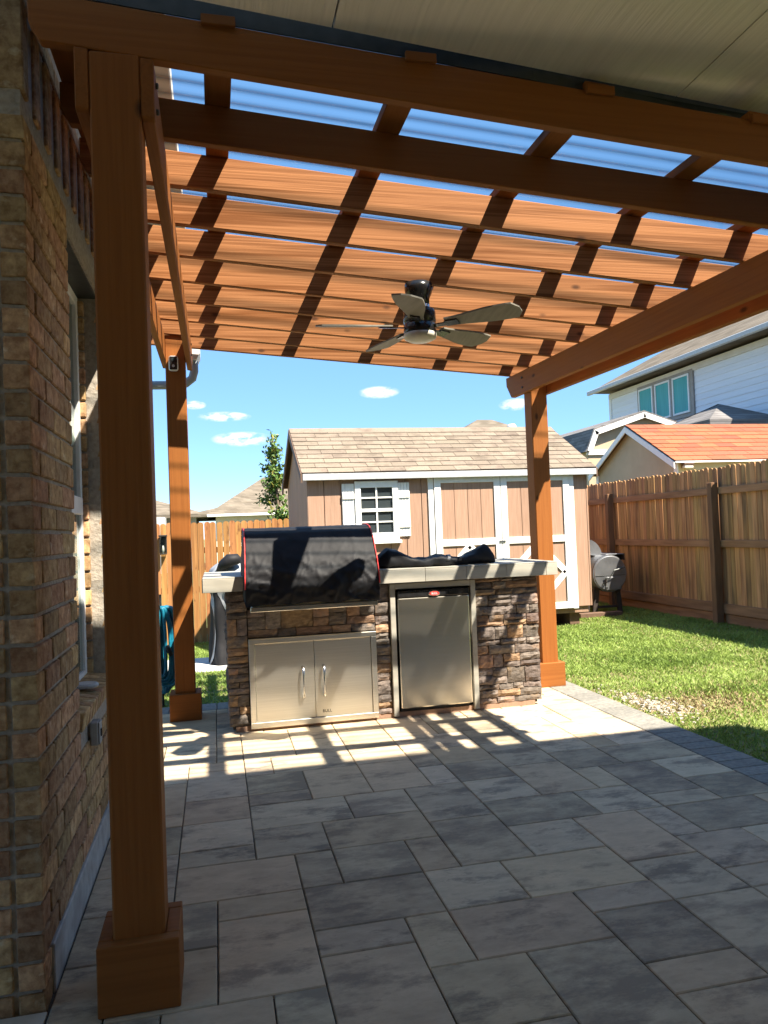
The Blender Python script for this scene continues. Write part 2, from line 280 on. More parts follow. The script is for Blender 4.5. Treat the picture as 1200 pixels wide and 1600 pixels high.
def hexa(bm, P):
    v = [bm.verts.new(p) for p in P]
    for f in ((0, 3, 2, 1), (4, 5, 6, 7), (0, 1, 5, 4), (1, 2, 6, 5), (2, 3, 7, 6), (3, 0, 4, 7)): bm.faces.new([v[i] for i in f])
    return v
def box(bm, x0, x1, y0, y1, z0, z1):
    return hexa(bm, [(x0, y0, z0), (x1, y0, z0), (x1, y1, z0), (x0, y1, z0), (x0, y0, z1), (x1, y0, z1), (x1, y1, z1), (x0, y1, z1)])
def bev(bm, w=.004, seg=1):
    bmesh.ops.recalc_face_normals(bm, faces=bm.faces)
    bmesh.ops.bevel(bm, geom=bm.edges[:], offset=w, segments=seg, affect='EDGES', profile=.5)
    return bm
def B(x0, x1, y0, y1, z0, z1, w=0, seg=1):
    bm = bmesh.new(); box(bm, x0, x1, y0, y1, z0, z1)
    if w: bev(bm, w, seg)
    return bm
def boxo(name, m, parent, x0, x1, y0, y1, z0, z1, w=.003):
    return obj(name, B(x0, x1, y0, y1, z0, z1, w), m, parent)
def prism(bm, poly, axis, a, b):
    """extrude a closed polygon (list of 2D) along axis from a to b"""
    def P(u, v, t): return {'x': (t, u, v), 'y': (u, t, v), 'z': (u, v, t)}[axis]
    A = [bm.verts.new(P(u, v, a)) for u, v in poly]; C = [bm.verts.new(P(u, v, b)) for u, v in poly]
    n = len(poly); bm.faces.new(A); bm.faces.new(C[::-1])
    for i in range(n): bm.faces.new((A[i], A[(i+1) % n], C[(i+1) % n], C[i]))
    return bm
def lathe(bm, prof, c, seg=24, axis='z', cap=True):
    """prof: list (r,t) along axis"""
    rings = []
    for r, t in prof:
        ring = []
        for k in range(seg):
            a = 2*math.pi*k/seg; u, v = r*math.cos(a), r*math.sin(a)
            p = {'z': (u, v, t), 'y': (u, t, v), 'x': (t, u, v)}[axis]
            ring.append(bm.verts.new((c[0]+p[0], c[1]+p[1], c[2]+p[2])))
        rings.append(ring)
    for A, C in zip(rings, rings[1:]):
        for k in range(seg): bm.faces.new((A[k], A[(k+1) % seg], C[(k+1) % seg], C[k]))
    if cap: bm.faces.new(rings[0][::-1]); bm.faces.new(rings[-1])
    return bm
def tube(bm, pts, r, seg=8, closed=False):
    pts = [Vector(p) for p in pts]; n = len(pts); rings = []; prev = None
    for i, p in enumerate(pts):
        if closed: t = pts[(i+1) % n]-pts[i-1]
        else: t = pts[min(i+1, n-1)]-pts[max(i-1, 0)]
        t.normalize()
        if prev is None: a = t.orthogonal().normalized()
        else: a = (prev - t*prev.dot(t)).normalized()
        prev = a; b = t.cross(a); rr = r[i] if isinstance(r, (list, tuple)) else r
        rings.append([bm.verts.new(p + rr*(math.cos(2*math.pi*k/seg)*a + math.sin(2*math.pi*k/seg)*b)) for k in range(seg)])
    for i in range(n if closed else n-1):
        A, C = rings[i], rings[(i+1) % n]
        for k in range(seg): bm.faces.new((A[k], A[(k+1) % seg], C[(k+1) % seg], C[k]))
    if not closed: bm.faces.new(rings[0][::-1]); bm.faces.new(rings[-1])
    return bm
def quad(bm, pts): return bm.faces.new([bm.verts.new(p) for p in pts])
def grid_surf(bm, fn, nu, nv, closed_v=False):
    V = [[bm.verts.new(fn(i/nu, j/nv)) for j in range(nv if closed_v else nv+1)] for i in range(nu+1)]
    for i in range(nu):
        for j in range(nv):
            j2 = (j+1) % nv if closed_v else j+1
            bm.faces.new((V[i][j], V[i+1][j], V[i+1][j2], V[i][j2]))
    return V
def sstep(t): t = max(0, min(1, t)); return t*t*(3-2*t)

# ------------------------------------------------------------------ ground
PM, PX0, PY0 = .1524, .119, 2.180          # paver module and grid origin
PATIO_X1 = PX0+16*PM; PATIO_Y1 = PY0+24*PM
def lawn_z(x, y):
    return -.035 - .29*sstep((y-6.6)/5.6)*sstep((3.9-x)/3.4)
bm = bmesh.new(); quad(bm, [(-700, -700, -.5), (700, -700, -.5), (700, 900, -.5), (-700, 900, -.5)])
struct(obj('ground', bm, 'lawn_soil'))
bm = bmesh.new(); grid_surf(bm, lambda u, v: (-9+15.3*u, -4+17*v, lawn_z(-9+15.3*u, -4+17*v)-(.02 if (-9+15.3*u) < 2.7 and v < .5 else 0)), 60, 68)
struct(obj('lawn', bm, 'lawn_soil', smooth=True))
bm = B(-9, 2.80, -4, PATIO_Y1+.235, -.3, -.013)
patio = struct(obj('patio', bm, 'joint_sand'))
bm = bmesh.new(); box(bm, -3.05, PX0-4*PM-.004, -1.2, 2.28, -.012, -.001); box(bm, PX0-4*PM-.002, 2.55, -1.2, PY0-14*PM-.002, -.012, -.001)
struct(obj('bounce_floor', bm, 'bounce_slab'))  # unseen pale floor behind the camera, added to bounce light into the porch

# pavers: rectangles of grid cells (i0,i1,j0,j1) read off the photograph, the rest filled in
RECTS = [(-1,1,0,3),(-1,1,3,4),(-2,1,4,6),(1,2,4,6),(-3,-1,2,4),(-3,-1,0,2),(-2,0,6,7),(-3,-2,5,7),(-3,-2,4,5),(-2,0,-2,0),(0,1,-2,0),
 (1,3,-2,1),(1,3,1,2),(1,4,2,4),(3,4,0,2),(3,5,-2,0),(4,7,0,2),(4,6,2,4),(5,7,-3,0),(7,9,1,2),(7,9,-1,1),(7,9,-2,-1),(7,10,-4,-2),(9,11,-2,1),(6,9,2,4),
 (9,11,3,6),(9,11,1,3),(7,9,4,6),(5,7,4,7),(4,5,4,6),(2,4,4,6),(2,5,6,8),(0,2,6,8),(0,3,8,10),(0,2,10,11),(0,2,11,13),(2,4,10,13),(0,1,13,15),(1,4,13,15),
 (3,5,8,10),(4,6,10,13),(5,7,7,10),(6,7,10,12),(7,9,10,12),(7,9,8,10),(7,10,6,8),(10,12,6,8),(9,11,8,11),(9,11,11,14),(11,13,10,12),(11,12,8,10),(12,14,7,10),(12,14,6,7),
 (14,16,8,10),(14,16,6,8),(13,16,10,12),(13,14,12,14),(14,16,12,14),(13,16,14,16),(14,16,16,19),(12,15,4,6),(15,16,4,6),(11,12,4,6),(11,13,2,4),(13,16,2,4),
 (-2,0,7,9),(-2,0,9,11),(-3,-2,7,9),(-3,-2,9,10),(-2,0,11,14),(-3,-2,10,13),(7,9,12,14),(6,7,12,14),(4,6,13,15),(2,4,15,17),(0,2,15,16),(4,6,15,17),(6,9,14,16),(9,11,14,16),(11,13,12,15),(11,13,15,17),(6,8,16,19),(8,11,16,18),(11,14,17,19)]
JA, JB, IA, IB = -14, 24, -4, 16
taken = {}
for r in RECTS:
    for i in range(r[0], r[1]):
        for j in range(r[2], r[3]):
            if (i, j) in taken: raise RuntimeError('overlap %s %s' % (r, taken[(i, j)]))
            taken[(i, j)] = r
rects = list(RECTS)
rr = random.Random(3)
for j in range(JA, JB):
    for i in range(IA, IB):
        if (i, j) in taken: continue
        opts = [(2, 2), (3, 2), (2, 3), (2, 1), (1, 2), (2, 2), (3, 2)]; rr.shuffle(opts); opts += [(2, 1), (1, 2), (1, 1)]
        for w, h in opts:
            cells = [(i+a, j+b) for a in range(w) for b in range(h)]
            if all(IA <= c[0] < IB and JA <= c[1] < JB and c not in taken for c in cells):
                r = (i, i+w, j, j+h); rects.append(r)
                for c in cells: taken[c] = r
                break
DARK = {(1,4,2,4),(7,10,6,8),(7,9,10,12),(5,7,4,7),(12,15,4,6),(0,1,-2,0),(12,14,7,10),(-3,-1,2,4),(1,2,4,6),(2,4,4,6),(5,7,-3,0),(0,2,10,11),(9,11,-2,1),(13,16,10,12)}
TAN = {(1,3,-2,1),(3,5,-2,0),(4,7,0,2),(-3,-1,0,2),(7,10,-4,-2),(-1,1,0,3),(9,11,3,6),(2,4,10,13)}
PMESH = {}
def paver_mesh(w, h, m):
    k = (w, h, m)
    if k not in PMESH:
        g = .0022; c = .0035; x, y = w*PM/2-g, h*PM/2-g; bm = bmesh.new()
        L1 = [bm.verts.new((sx*x, sy*y, -.05)) for sx, sy in ((-1,-1),(1,-1),(1,1),(-1,1))]
        L2 = [bm.verts.new((sx*x, sy*y, -c)) for sx, sy in ((-1,-1),(1,-1),(1,1),(-1,1))]
        L3 = [bm.verts.new((sx*(x-c), sy*(y-c), 0)) for sx, sy in ((-1,-1),(1,-1),(1,1),(-1,1))]
        for A, C in ((L1, L2), (L2, L3)):
            for q in range(4): bm.faces.new((A[q], A[(q+1) % 4], C[(q+1) % 4], C[q]))
        bm.faces.new(L3)
        PMESH[k] = mesh_of('paver', bm, m)
    return PMESH[k]
for r in rects:
    m = 'paver_dark' if r in DARK else 'paver_tan' if r in TAN else (rr.choice(['paver']*5+['paver_tan']*3+['paver_dark']*2) if r[3] <= 18 else rr.choice(['paver', 'paver_tan', 'paver_tan']))  # sunlit far rows skip dark pavers, warm sun put into their colour
    o = inst('paver', paver_mesh(r[1]-r[0], r[3]-r[2], m), patio, (PX0+PM*(r[0]+r[1])/2, PY0+PM*(r[2]+r[3])/2, rr.uniform(-.0012, .0008)))
    o.rotation_euler = (rr.uniform(-.0015, .0015), rr.uniform(-.0015, .0015), 0)
def brickmesh(name, a, b, h, w, m): return mesh_of(name, B(-a/2, a/2, -b/2, b/2, 0, h, w), m)
bme = brickmesh('border_paver', .232, .112, .05, .004, 'border'); bme2 = brickmesh('border_paver', .112, .232, .05, .004, 'border')
y = -1.2
while y < PATIO_Y1+.2:
    inst('border_paver', bme, patio, (PATIO_X1+.12, y, -.0495+rr.uniform(-.001, .001))); y += .1175
x = PATIO_X1-.06
while x > -3:
    inst('border_paver', bme2, patio, (x, PATIO_Y1+.12, -.0495+rr.uniform(-.001, .001))); x -= .1175

# ------------------------------------------------------------------ house (porch, brick wing, upper storey)
house = thing('house', 'two storey brick house with covered porch and tall window beside the pergola', 'house', (-.5, 2.29, 0))
WX, CY, WEND, WTOP = -.50, 2.29, 4.2, 3.15     # wing: face of the side wall, corner, end, top
OY0, OY1, OZ0, OZ1 = 2.93, 3.76, .66, 2.46     # window opening
bm = bmesh.new()
mx = WX-.009; my = CY+.009
box(bm, -3, mx, my, OY0, .13, WTOP)
box(bm, -3, mx, OY1, WEND, .13, WTOP)
box(bm, -3, mx, OY0+.0005, OY1-.0005, .13, OZ0)
box(bm, -3, mx, OY0+.0005, OY1-.0005, OZ1, WTOP)
wall = obj('wall', bm, 'mortar', house)
# hollow behind the window
boxo('foundation', 'concrete', house, -3.02, WX+.006, CY+.1, WEND+.03, -.25, .128, .004)
CH, BH, BL, BD, JT = .080, .069, .203, .095, .011
wr = random.Random(5)
FULL = {}
def brick_me(l, d, h=BH):
    k = (round(l, 3), round(d, 3), round(h, 3))
    if k not in FULL:
        bm = B(-d/2, d/2, -l/2, l/2, 0, h, .0035)
        for v in bm.verts: v.co += Vector((wr.uniform(-.0015, .0015), wr.uniform(-.002, .002), wr.uniform(-.002, .002)))
        FULL[k] = mesh_of('brick', bm, 'brick')
    return FULL[k]
def lay_side(y0, y1, z, off, x=WX):
    """bricks along Y on the X face"""
    y = y0
    first = True
    while y < y1-.03:
        l = min(BL if not (first and off) else BD, y1-y)
        if y1-(y+l) < .04: l = y1-y
        o = inst('brick', brick_me(round(l, 2) if l not in (BL, BD) else l, .07), wall, (x-.035+wr.uniform(-.0015, .002), y+l/2, z)); y += l+JT; first = False
for zb in (.055, -.025):
    inst('brick', brick_me(BD, .07), wall, (WX-.035, CY+BD/2, zb)); xx = WX-.0725-JT
    while xx > -.98:
        inst('brick', brick_me(.07, BL), wall, (xx-BL/2, CY+.035, zb)); xx -= BL+JT
obj('footing', B(-3, WX-.012, CY+.012, CY+.099, -.2, .1295), 'mortar', wall)
n = 0; z = .135
while z+BH < 2.60:
    odd = n % 2
    zt_ = z+BH
    # corner brick turns the corner: front face
    inst('brick', brick_me(.05, .05), wall, (0, 0, -50)) if False else None
    if zt_ < OZ0-.06 or z > OZ1: lay_side(CY, 4.15, z, odd)
    else:
        lay_side(CY, OY0, z, odd)
        lay_side(OY1, 4.15, z, odd)
    # front face (facing the camera), bricks along X
    x = WX-(.075 if True else 0)
    l0 = BL-.07 if odd else BL/2-.0
    xx = WX-.0725-JT if odd == 0 else WX-.0725-JT
    first = True
    while xx > -.98:
        l = (BL-.085 if odd else BL) if first else BL
        m_ = brick_me(.07, l); o = inst('brick', m_, wall, (xx-l/2, CY+.035-wr.uniform(-.001, .0015), z)); xx -= l+JT; first = False
    z += CH; n += 1
# far jamb headers, rowlock sill, dentil soldier course
z = OZ0+.02
while z+BH < OZ1:
    inst('brick', brick_me(.03, .10), wall, (WX-.126, OY1-.012, z)); z += CH
sill = obj('sill_bed', B(WX-.16, WX-.01, OY0+.002, OY1-.002, OZ0-.055, OZ0-.012), 'mortar', wall)
me = mesh_of('brick', B(-.085, .085, -.030, .030, -.035, .035, .004), 'brick')
for k in range(12):
    o = inst('brick', me, wall, (WX-.072, OY0+.036+k*.069, OZ0-.012)); o.rotation_euler = (0, R(9), 0)
me = mesh_of('brick', B(-.04, .04, -.034, .034, 0, .28, .004), 'brick')
for k in range(23):
    inst('brick', me, wall, (WX-.038-(.030 if k % 2 else 0), CY+.04+k*.0795, 2.60))
me = mesh_of('brick', B(-.06, .06, -.075, .075, 0, .069, .004), 'brick')
for k in range(12): inst('brick', me, wall, (WX-.06, CY+.085+k*.158, 2.89))
obj('lintel', B(WX-.125, WX-.018, OY0-.05, OY1+.05, OZ1-.012, OZ1-.002), 'dark_metal', wall)
# window
win = obj('window', B(WX-.16, WX-.145, OY0, OY1, OZ0-.01, OZ1), 'dark_room', house)
def winbar(y0, y1, z0, z1, x0=WX-.145, x1=WX-.10): obj('frame', B(x0, x1, y0, y1, z0, z1, .003), 'white_paint', win)
winbar(OY0, OY0+.045, OZ0, OZ1-.014); winbar(OY1-.06, OY1-.015, OZ0, OZ1-.014); winbar(OY0+.047, OY1-.062, OZ0, OZ0+.045); winbar(OY0+.047, OY1-.062, OZ1-.06, OZ1-.014); winbar(OY0+.047, OY1-.062, 1.42, 1.50, WX-.14, WX-.093)
obj('pane', B(WX-.124, WX-.119, OY0+.046, OY1-.061, 1.501, OZ1-.061), 'clear_glass', win)
obj('pane', B(WX-.117, WX-.112, OY0+.046, OY1-.061, OZ0+.046, 1.419), 'clear_glass', win)
bm = bmesh.new(); grid_surf(bm, lambda u, v: (WX-.138+.006*math.sin(u*55)+.003*math.sin(u*23), OY0+.05+(OY1-OY0-.12)*u, OZ0+.05+(1.36-OZ0)*v), 90, 2)
obj('curtain', bm, 'curtain', win, smooth=True)
# porch ceiling panels, fascia flashing, porch roof, upper storey
CZ = 2.78
def cedge(x): return 2.12+(x-.16)*.128
seams = [-3.35, -2.1, -.86, .383, 1.63, 2.87]
for a, b in zip(seams, seams[1:]):
    bm = bmesh.new(); a_, b_ = a+.0025, b-.0025
    hexa(bm, [(a_, -1.2, CZ), (b_, -1.2, CZ), (b_, cedge(b_), CZ), (a_, cedge(a_), CZ), (a_, -1.2, CZ+.012), (b_, -1.2, CZ+.012), (b_, cedge(b_), CZ+.012), (a_, cedge(a_), CZ+.012)])
    obj('ceiling_panel', bm, 'ceiling', house)
bm = bmesh.new(); hexa(bm, [(-3.4, -1.2, CZ+.014), (2.90, -1.2, CZ+.014), (2.90, cedge(2.90)-.03, CZ+.014), (-3.4, cedge(-3.4)-.03, CZ+.014), (-3.4, -1.2, CZ+.26), (2.90, -1.2, CZ+.26), (2.90, cedge(2.90)-.05, CZ+.12), (-3.4, cedge(-3.4)-.05, CZ+.12)])
obj('porch_roof', bm, 'dark_metal', house)
def ptop(x, y): return 2.69+.02*(y-2.235)-.0755*(x+.135)
bm = bmesh.new(); xs_ = np.linspace(-.48, 2.9, 12)
for a, c in zip(xs_, xs_[1:]):
    ya, yc = max(2.2365, cedge(a)+.004), max(2.2365, cedge(c)+.004)
    hexa(bm, [(a, ya, ptop(a, ya)+.142), (c, yc, ptop(c, yc)+.142), (c, yc+.006, ptop(c, yc)+.142), (a, ya+.006, ptop(a, ya)+.142), (a, ya, 3.1), (c, yc, 3.1), (c, yc+.006, 3.1), (a, ya+.006, 3.1)])
obj('flashing', bm, 'dark_metal', house)
boxo('wing_eave', 'cream_wall', house, -3.3, -.12, CY-.05, WEND+.5, 3.151, 3.26, .005)
obj('back_wall', B(-3.4, 5.4, -1.35, -1.2, -.2, 5.6), 'brick', house)
obj('porch_column', B(2.56, 2.84, -.6, -.3, -.2, CZ-.002, .01), 'brick', house)
obj('upper_storey', B(-3.4, 5.6, -1.34, .3, 3.06, 5.6), 'cream_wall', house)
bm = bmesh.new(); prism(bm, [(-1.8, 5.602), (1.09, 5.602), (1.09, 5.8), (-.35, 6.45), (-1.8, 5.8)], 'x', -3.9, 6.0)
obj('roof', bm, 'roof_far_tan', house)
jb = thing('junction_box', 'small grey metal outlet box on the brick under the window sill', 'outlet box', (WX, 3.2, .5))
boxo('box', 'concrete', jb, WX+.001, WX+.03, 3.13, 3.20, .50, .59, .004); boxo('lid', 'concrete', jb, WX+.031, WX+.036, 3.133, 3.197, .503, .587, .002); boxo('latch', 'black_matte', jb, WX+.0365, WX+.041, 3.152, 3.172, .53, .56, .002)
bm = bmesh.new(); lathe(bm, [(.045, 0), (.05, .004), (.05, .012), (.042, .018), (.03, .016)], (WX-.045, 3.35, OZ0+.03), 20)
tag(obj('jar_lid', bm, 'trim_grey', None, smooth=False), 'round grey lid lying on the brick window sill', 'lid')

# ------------------------------------------------------------------ pergola
def pt(x, y): return 2.69+.02*(y-2.235)-.0755*(x+.135)       # top of the side beams = underside of the rafters
pergola = thing('pergola', 'brown stained wooden pergola with clear corrugated roof over the paved patio', 'pergola', (-.242, 2.305, 0))
def slant(name, m, x0, x1, y0, y1, zlo, zhi, w=.004):
    """box whose bottom and top follow the roof plane, offset zlo..zhi"""
    bm = bmesh.new(); P = []
    for dz in (zlo, zhi):
        P += [(x0, y0, pt(x0, y0)+dz), (x1, y0, pt(x1, y0)+dz), (x1, y1, pt(x1, y1)+dz), (x0, y1, pt(x0, y1)+dz)]
    hexa(bm, P); bev(bm, w); return obj(name, bm, m, pergola)
def post(cx, cy):
    z1 = pt(cx, cy)-.001
    p = obj('post', B(cx-.07, cx+.07, cy-.07, cy+.07, .001, z1, .006), 'cedar_z', pergola)
    b = bmesh.new()
    for (x0, x1, y0, y1) in ((-.109, .109, -.109, -.071), (-.109, .109, .071, .109), (-.109, -.071, -.0705, .0705), (.071, .109, -.0705, .0705)):
        box(b, cx+x0, cx+x1, cy+y0, cy+y1, .001, .19)
    bev(b, .003); obj('base_trim', b, 'cedar_plain', p)
PC = [(-.242, 2.305), (-.244, 5.66), (2.593, 5.715), (2.593, 2.305)]
for c in PC: post(*c)
def beam(x0, x1, y0, y1):
    bm = bmesh.new()
    prof = [(y0+.0, -.002), (y1, -.002), (y1-.005, -.075), (y1-.10, -.184), (y0+.012, -.184), (y0, -.176)]
    prism(bm, [(y, z) for y, z in prof], 'x', x0, x1)
    for v in bm.verts: v.co.z += pt(v.co.x, v.co.y)
    bev(bm, .003); return obj('beam', bm, 'cedar_y', pergola)
beam(-.171, -.133, 2.236, 6.03); beam(-.351, -.313, 2.236, 6.03)
beam(2.484, 2.522, 2.10, 6.06); beam(2.664, 2.702, 2.10, 6.06)
RY = [2.237, 2.69, 3.07, 3.47, 3.887, 4.30, 4.715, 5.163, 5.57, 5.955]
for k, y in enumerate(RY):
    bm = bmesh.new(); xa = -.47; xb = 3.10
    prof = [(xa, .14), (xa, .05), (xa+.03, 0), (xb-.09, 0), (xb-.03, .02), (xb, .07), (xb, .14)]
    prism(bm, prof, 'y', y, y+.038)
    for v in bm.verts: v.co.z += pt(v.co.x, v.co.y)
    bev(bm, .003); obj('rafter', bm, 'cedar_plain' if k < 2 else 'cedar_x', pergola)  # the two shaded front rafters go without the painted light streaks
PXS = [-.42, .055, .675, 1.29, 1.915, 2.50, 3.05]
for x in PXS: slant('purlin', 'cedar_y', x-.0445, x+.0445, 2.246, 6.04, .141, .179, .003)
# brackets on the front rafter, hangers between beam and post
for x in PXS[1:-1]:
    z = pt(x, 2.2)
    boxo('bracket', 'cedar_plain', pergola, x-.05, x+.05, 2.222, 2.2365, z+.128, z+.158, .002)
for cx, cy in PC[:3]:
    for sx in (-1, 1):
        for dz in (-.05, -.13):
            b = bmesh.new(); lathe(b, [(.009, 0), (.009, .006), (.006, .009)], (cx+sx*(.109)-(.0 if sx > 0 else 0), cy, pt(cx, cy)+dz), 8, 'x') if sx > 0 else lathe(b, [(.006, -.009), (.009, -.006), (.009, 0)], (cx-.109, cy, pt(cx, cy)+dz), 8, 'x')
            obj('bolt', b, 'dark_metal', pergola)
# clear corrugated sheets
def sheet(x0, x1, y0, y1, lift):
    per, amp = .092, .0088; n = int((y1-y0)/per*10); bm = bmesh.new()
    V = []
    for i in range(n+1):
        y = y0+(y1-y0)*i/n; w = amp*math.sin(2*math.pi*(y-2.1)/per)
        V.append([bm.verts.new((x, y, pt(x, y)+.179+amp+.001+lift+w)) for x in (x0, x1)])
    for i in range(n): bm.faces.new((V[i][0], V[i][1], V[i+1][1], V[i+1][0]))
    return obj('roof_panel', bm, 'polycarbonate', pergola, smooth=True)
ys = np.linspace(2.278, 6.09, 7)
for k in range(6): sheet(-.46, 3.12, ys[k]-.0, ys[k+1]+.004, .0006*(k % 2))
for x in PXS:
    for k in range(0, 26):
        if k % 2: continue
        b = None
# ------------------------------------------------------------------ ceiling fan
fan = thing('ceiling_fan', 'black five blade ceiling fan with light hanging under the pergola rafters', 'fan', (1.118, 3.91, 2.3))
fc = (1.118, 3.91, 0); ft = pt(1.118, 3.91)
b = bmesh.new(); lathe(b, [(.074, ft-.001), (.076, ft-.03), (.072, ft-.055), (.058, ft-.085), (.056, ft-.115)], fc, 32); obj('canopy', b, 'black_plastic', fan, smooth=True)
b = bmesh.new(); lathe(b, [(.052, ft-.116), (.060, ft-.122), (.060, ft-.134), (.066, ft-.138)], fc, 32); obj('collar', b, 'chrome', fan, smooth=True)
b = bmesh.new(); lathe(b, [(.066, ft-.1385), (.085, ft-.150), (.088, ft-.165), (.088, ft-.215), (.078, ft-.222), (.088, ft-.228), (.089, ft-.268), (.086, ft-.274)], fc, 36); obj('motor_housing', b, 'black_plastic', fan, smooth=True)
b = bmesh.new(); lathe(b, [(.088, ft-.2745), (.090, ft-.285), (.086, ft-.300), (.060, ft-.314), (.02, ft-.319)], fc, 36); obj('light_bowl', b, 'lamp_glass', fan, smooth=True)
bz = ft-.232
def blade_bm(az):
    bm = bmesh.new(); c, s = math.cos(az), math.sin(az); prof = []
    for i in range(15):
        t = i/14; r = .155+.41*t; hw = (.040+.036*sstep(t*1.4))*(1 if t < .9 else math.sqrt(max(.08, 1-((t-.9)/.105)**2)))
        prof.append((r, hw))
    def T(r, w, dz):
        z = bz+dz-w*.22
        return (fc[0]+c*r-s*w, fc[1]+s*r+c*w, z)
    for dz in (0,):
        top = [(T(r, -hw, .004), T(r, hw, .004), T(r, hw, -.004), T(r, -hw, -.004)) for r, hw in prof]
    vs_ = [[bm.verts.new(p) for p in q] for q in top]
    for A, C in zip(vs_, vs_[1:]):
        for k in range(4): bm.faces.new((A[k], A[(k+1) % 4], C[(k+1) % 4], C[k]))
    bm.faces.new(vs_[0]); bm.faces.new(vs_[-1]); return bm
for k in range(5):
    az = R(-184+72*k); bl = obj('blade', blade_bm(az), 'fan_blade', fan)
    c, s = math.cos(az), math.sin(az); b = bmesh.new()
    for (ra, rb, hw) in ((.07, .165, .014), (.15, .225, .026)):
        P = []
        for dz in (-.012, -.0055):
            for r, w in ((ra, -hw), (rb, -hw), (rb, hw), (ra, hw)): P.append((fc[0]+c*r-s*w, fc[1]+s*r+c*w, bz+dz-w*.22-(.001 if hw < .02 else 0)))
        hexa(b, P)
    obj('blade_iron', b, 'black_plastic', bl)

# ------------------------------------------------------------------ outdoor kitchen island
IY = 5.12
island = thing('kitchen_island', 'stone veneer outdoor kitchen island with pale tiled countertop', 'kitchen island', (1.15, 5.5, 0))
ilx, irx = .075, 2.245
core = bmesh.new()
box(core, ilx, 1.165, IY+.02, IY+.76, .012, .932); box(core, 1.785, irx, IY+.02, IY+.76, .012, .932); box(core, 1.1655, 1.7845, IY+.62, IY+.758, .012, .93); box(core, 1.1655, 1.7845, IY+.021, IY+.619, .893, .9305)
obj('core', core, 'stone_core', island)
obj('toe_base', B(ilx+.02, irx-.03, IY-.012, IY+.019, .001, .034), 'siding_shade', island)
sr = random.Random(11)
def stone(x0, x1, z0, z1, depth, m, axis='y', face=IY, sgn=-1):
    """one ledge stone with a broken face"""
    nx = max(2, int((x1-x0)/.022)); nz = max(2, int((z1-z0)/.018)); nx = min(nx, 8); nz = min(nz, 4)
    g = .0022; bm = bmesh.new(); seed = sr.uniform(0, 99); V = []
    skew = [sr.uniform(-.004, .004) for _ in range(4)]
    til = (sr.uniform(-.008, .008), sr.uniform(-.008, .008))
    for i in range(nx+1):
        row = []
        for j in range(nz+1):
            u, v = i/nx, j/nz
            x = x0+g+(x1-x0-2*g)*u; z = z0+g+(z1-z0-2*g)*v
            if v in (0, 1): z += (noise.noise((x*22, seed, v*9))*.0035) * (1 if 0 < u < 1 else .6)
            if u in (0, 1): x += noise.noise((z*22, seed+5, u*9))*.004
            edge = min(u, 1-u)*(x1-x0), min(v, 1-v)*(z1-z0)
            e = 0 if min(edge) < 1e-6 else 1
            d = depth*(.55 if not e else 1) + .010*noise.noise((x*26, z*42, seed)) + .006*noise.noise((x*70, z*90, seed)) + til[0]*(u-.5)+til[1]*(v-.5)
            row.append((x, z, d))
        V.append(row)
    def P(x, z, d): return (x, face+sgn*d, z) if axis == 'y' else (face+sgn*d, x, z)
    F_ = [[bm.verts.new(P(*q)) for q in row] for row in V]
    for i in range(nx):
        for j in range(nz): bm.faces.new((F_[i][j], F_[i+1][j], F_[i+1][j+1], F_[i][j+1]))
    # sides
    loop = [F_[i][0] for i in range(nx+1)]+[F_[nx][j] for j in range(1, nz+1)]+[F_[i][nz] for i in range(nx-1, -1, -1)]+[F_[0][j] for j in range(nz-1, 0, -1)]
    flat = [(i, 0) for i in range(nx+1)]+[(nx, j) for j in range(1, nz+1)]+[(i, nz) for i in range(nx-1, -1, -1)]+[(0, j) for j in range(nz-1, 0, -1)]
    back = [bm.verts.new(P(V[i][j][0], V[i][j][1], -.018)) for i, j in flat]
    n = len(loop)
    for k in range(n): bm.faces.new((loop[k], back[k], back[(k+1) % n], loop[(k+1) % n]))
    return obj('stone', bm, m, island)
def veneer(x0, x1, z0, z1, axis='y', face=IY, sgn=-1, wmin=.07, wmax=.24):
    z = z0
    while z < z1-.012:
        h = sr.choice([.042, .052, .065, .078, .095, .115]); h = min(h, z1-z)
        if z1-(z+h) < .03: h = z1-z
        x = x0
        while x < x1-.01:
            w = sr.uniform(wmin, wmax); 
            if x1-(x+w) < wmin*.8: w = x1-x
            m = 'ledgestone_tan' if sr.random() < .22 else 'ledgestone'
            if h > .075 and w > .1 and sr.random() < .5:
                cut = h*sr.uniform(.35, .65); stone(x, x+w, z, z+cut, sr.uniform(.012, .03), m, axis, face, sgn)
                m = 'ledgestone_tan' if sr.random() < .22 else 'ledgestone'
                if w > .16 and sr.random() < .5:
                    q = w*sr.uniform(.35, .65); stone(x, x+q, z+cut, z+h, sr.uniform(.012, .03), m, axis, face, sgn); stone(x+q, x+w, z+cut, z+h, sr.uniform(.012, .03), 'ledgestone', axis, face, sgn)
                else: stone(x, x+w, z+cut, z+h, sr.uniform(.012, .03), m, axis, face, sgn)
            else: stone(x, x+w, z, z+h, sr.uniform(.012, .03), m, axis, face, sgn)
            x += w
        z += h
veneer(.052, .188, .036, .926, wmin=.06, wmax=.15)
veneer(1.058, 1.160, .036, .926, wmin=.09, wmax=.12)
veneer(.190, 1.056, .612, .798, wmin=.10, wmax=.30)
veneer(1.790, 2.268, .036, .930)
veneer(IY+.01, IY+.75, .036, .926, 'x', ilx, -1, .14, .34)
veneer(IY+.01, IY+.75, .036, .926, 'x', irx, 1, .14, .34)
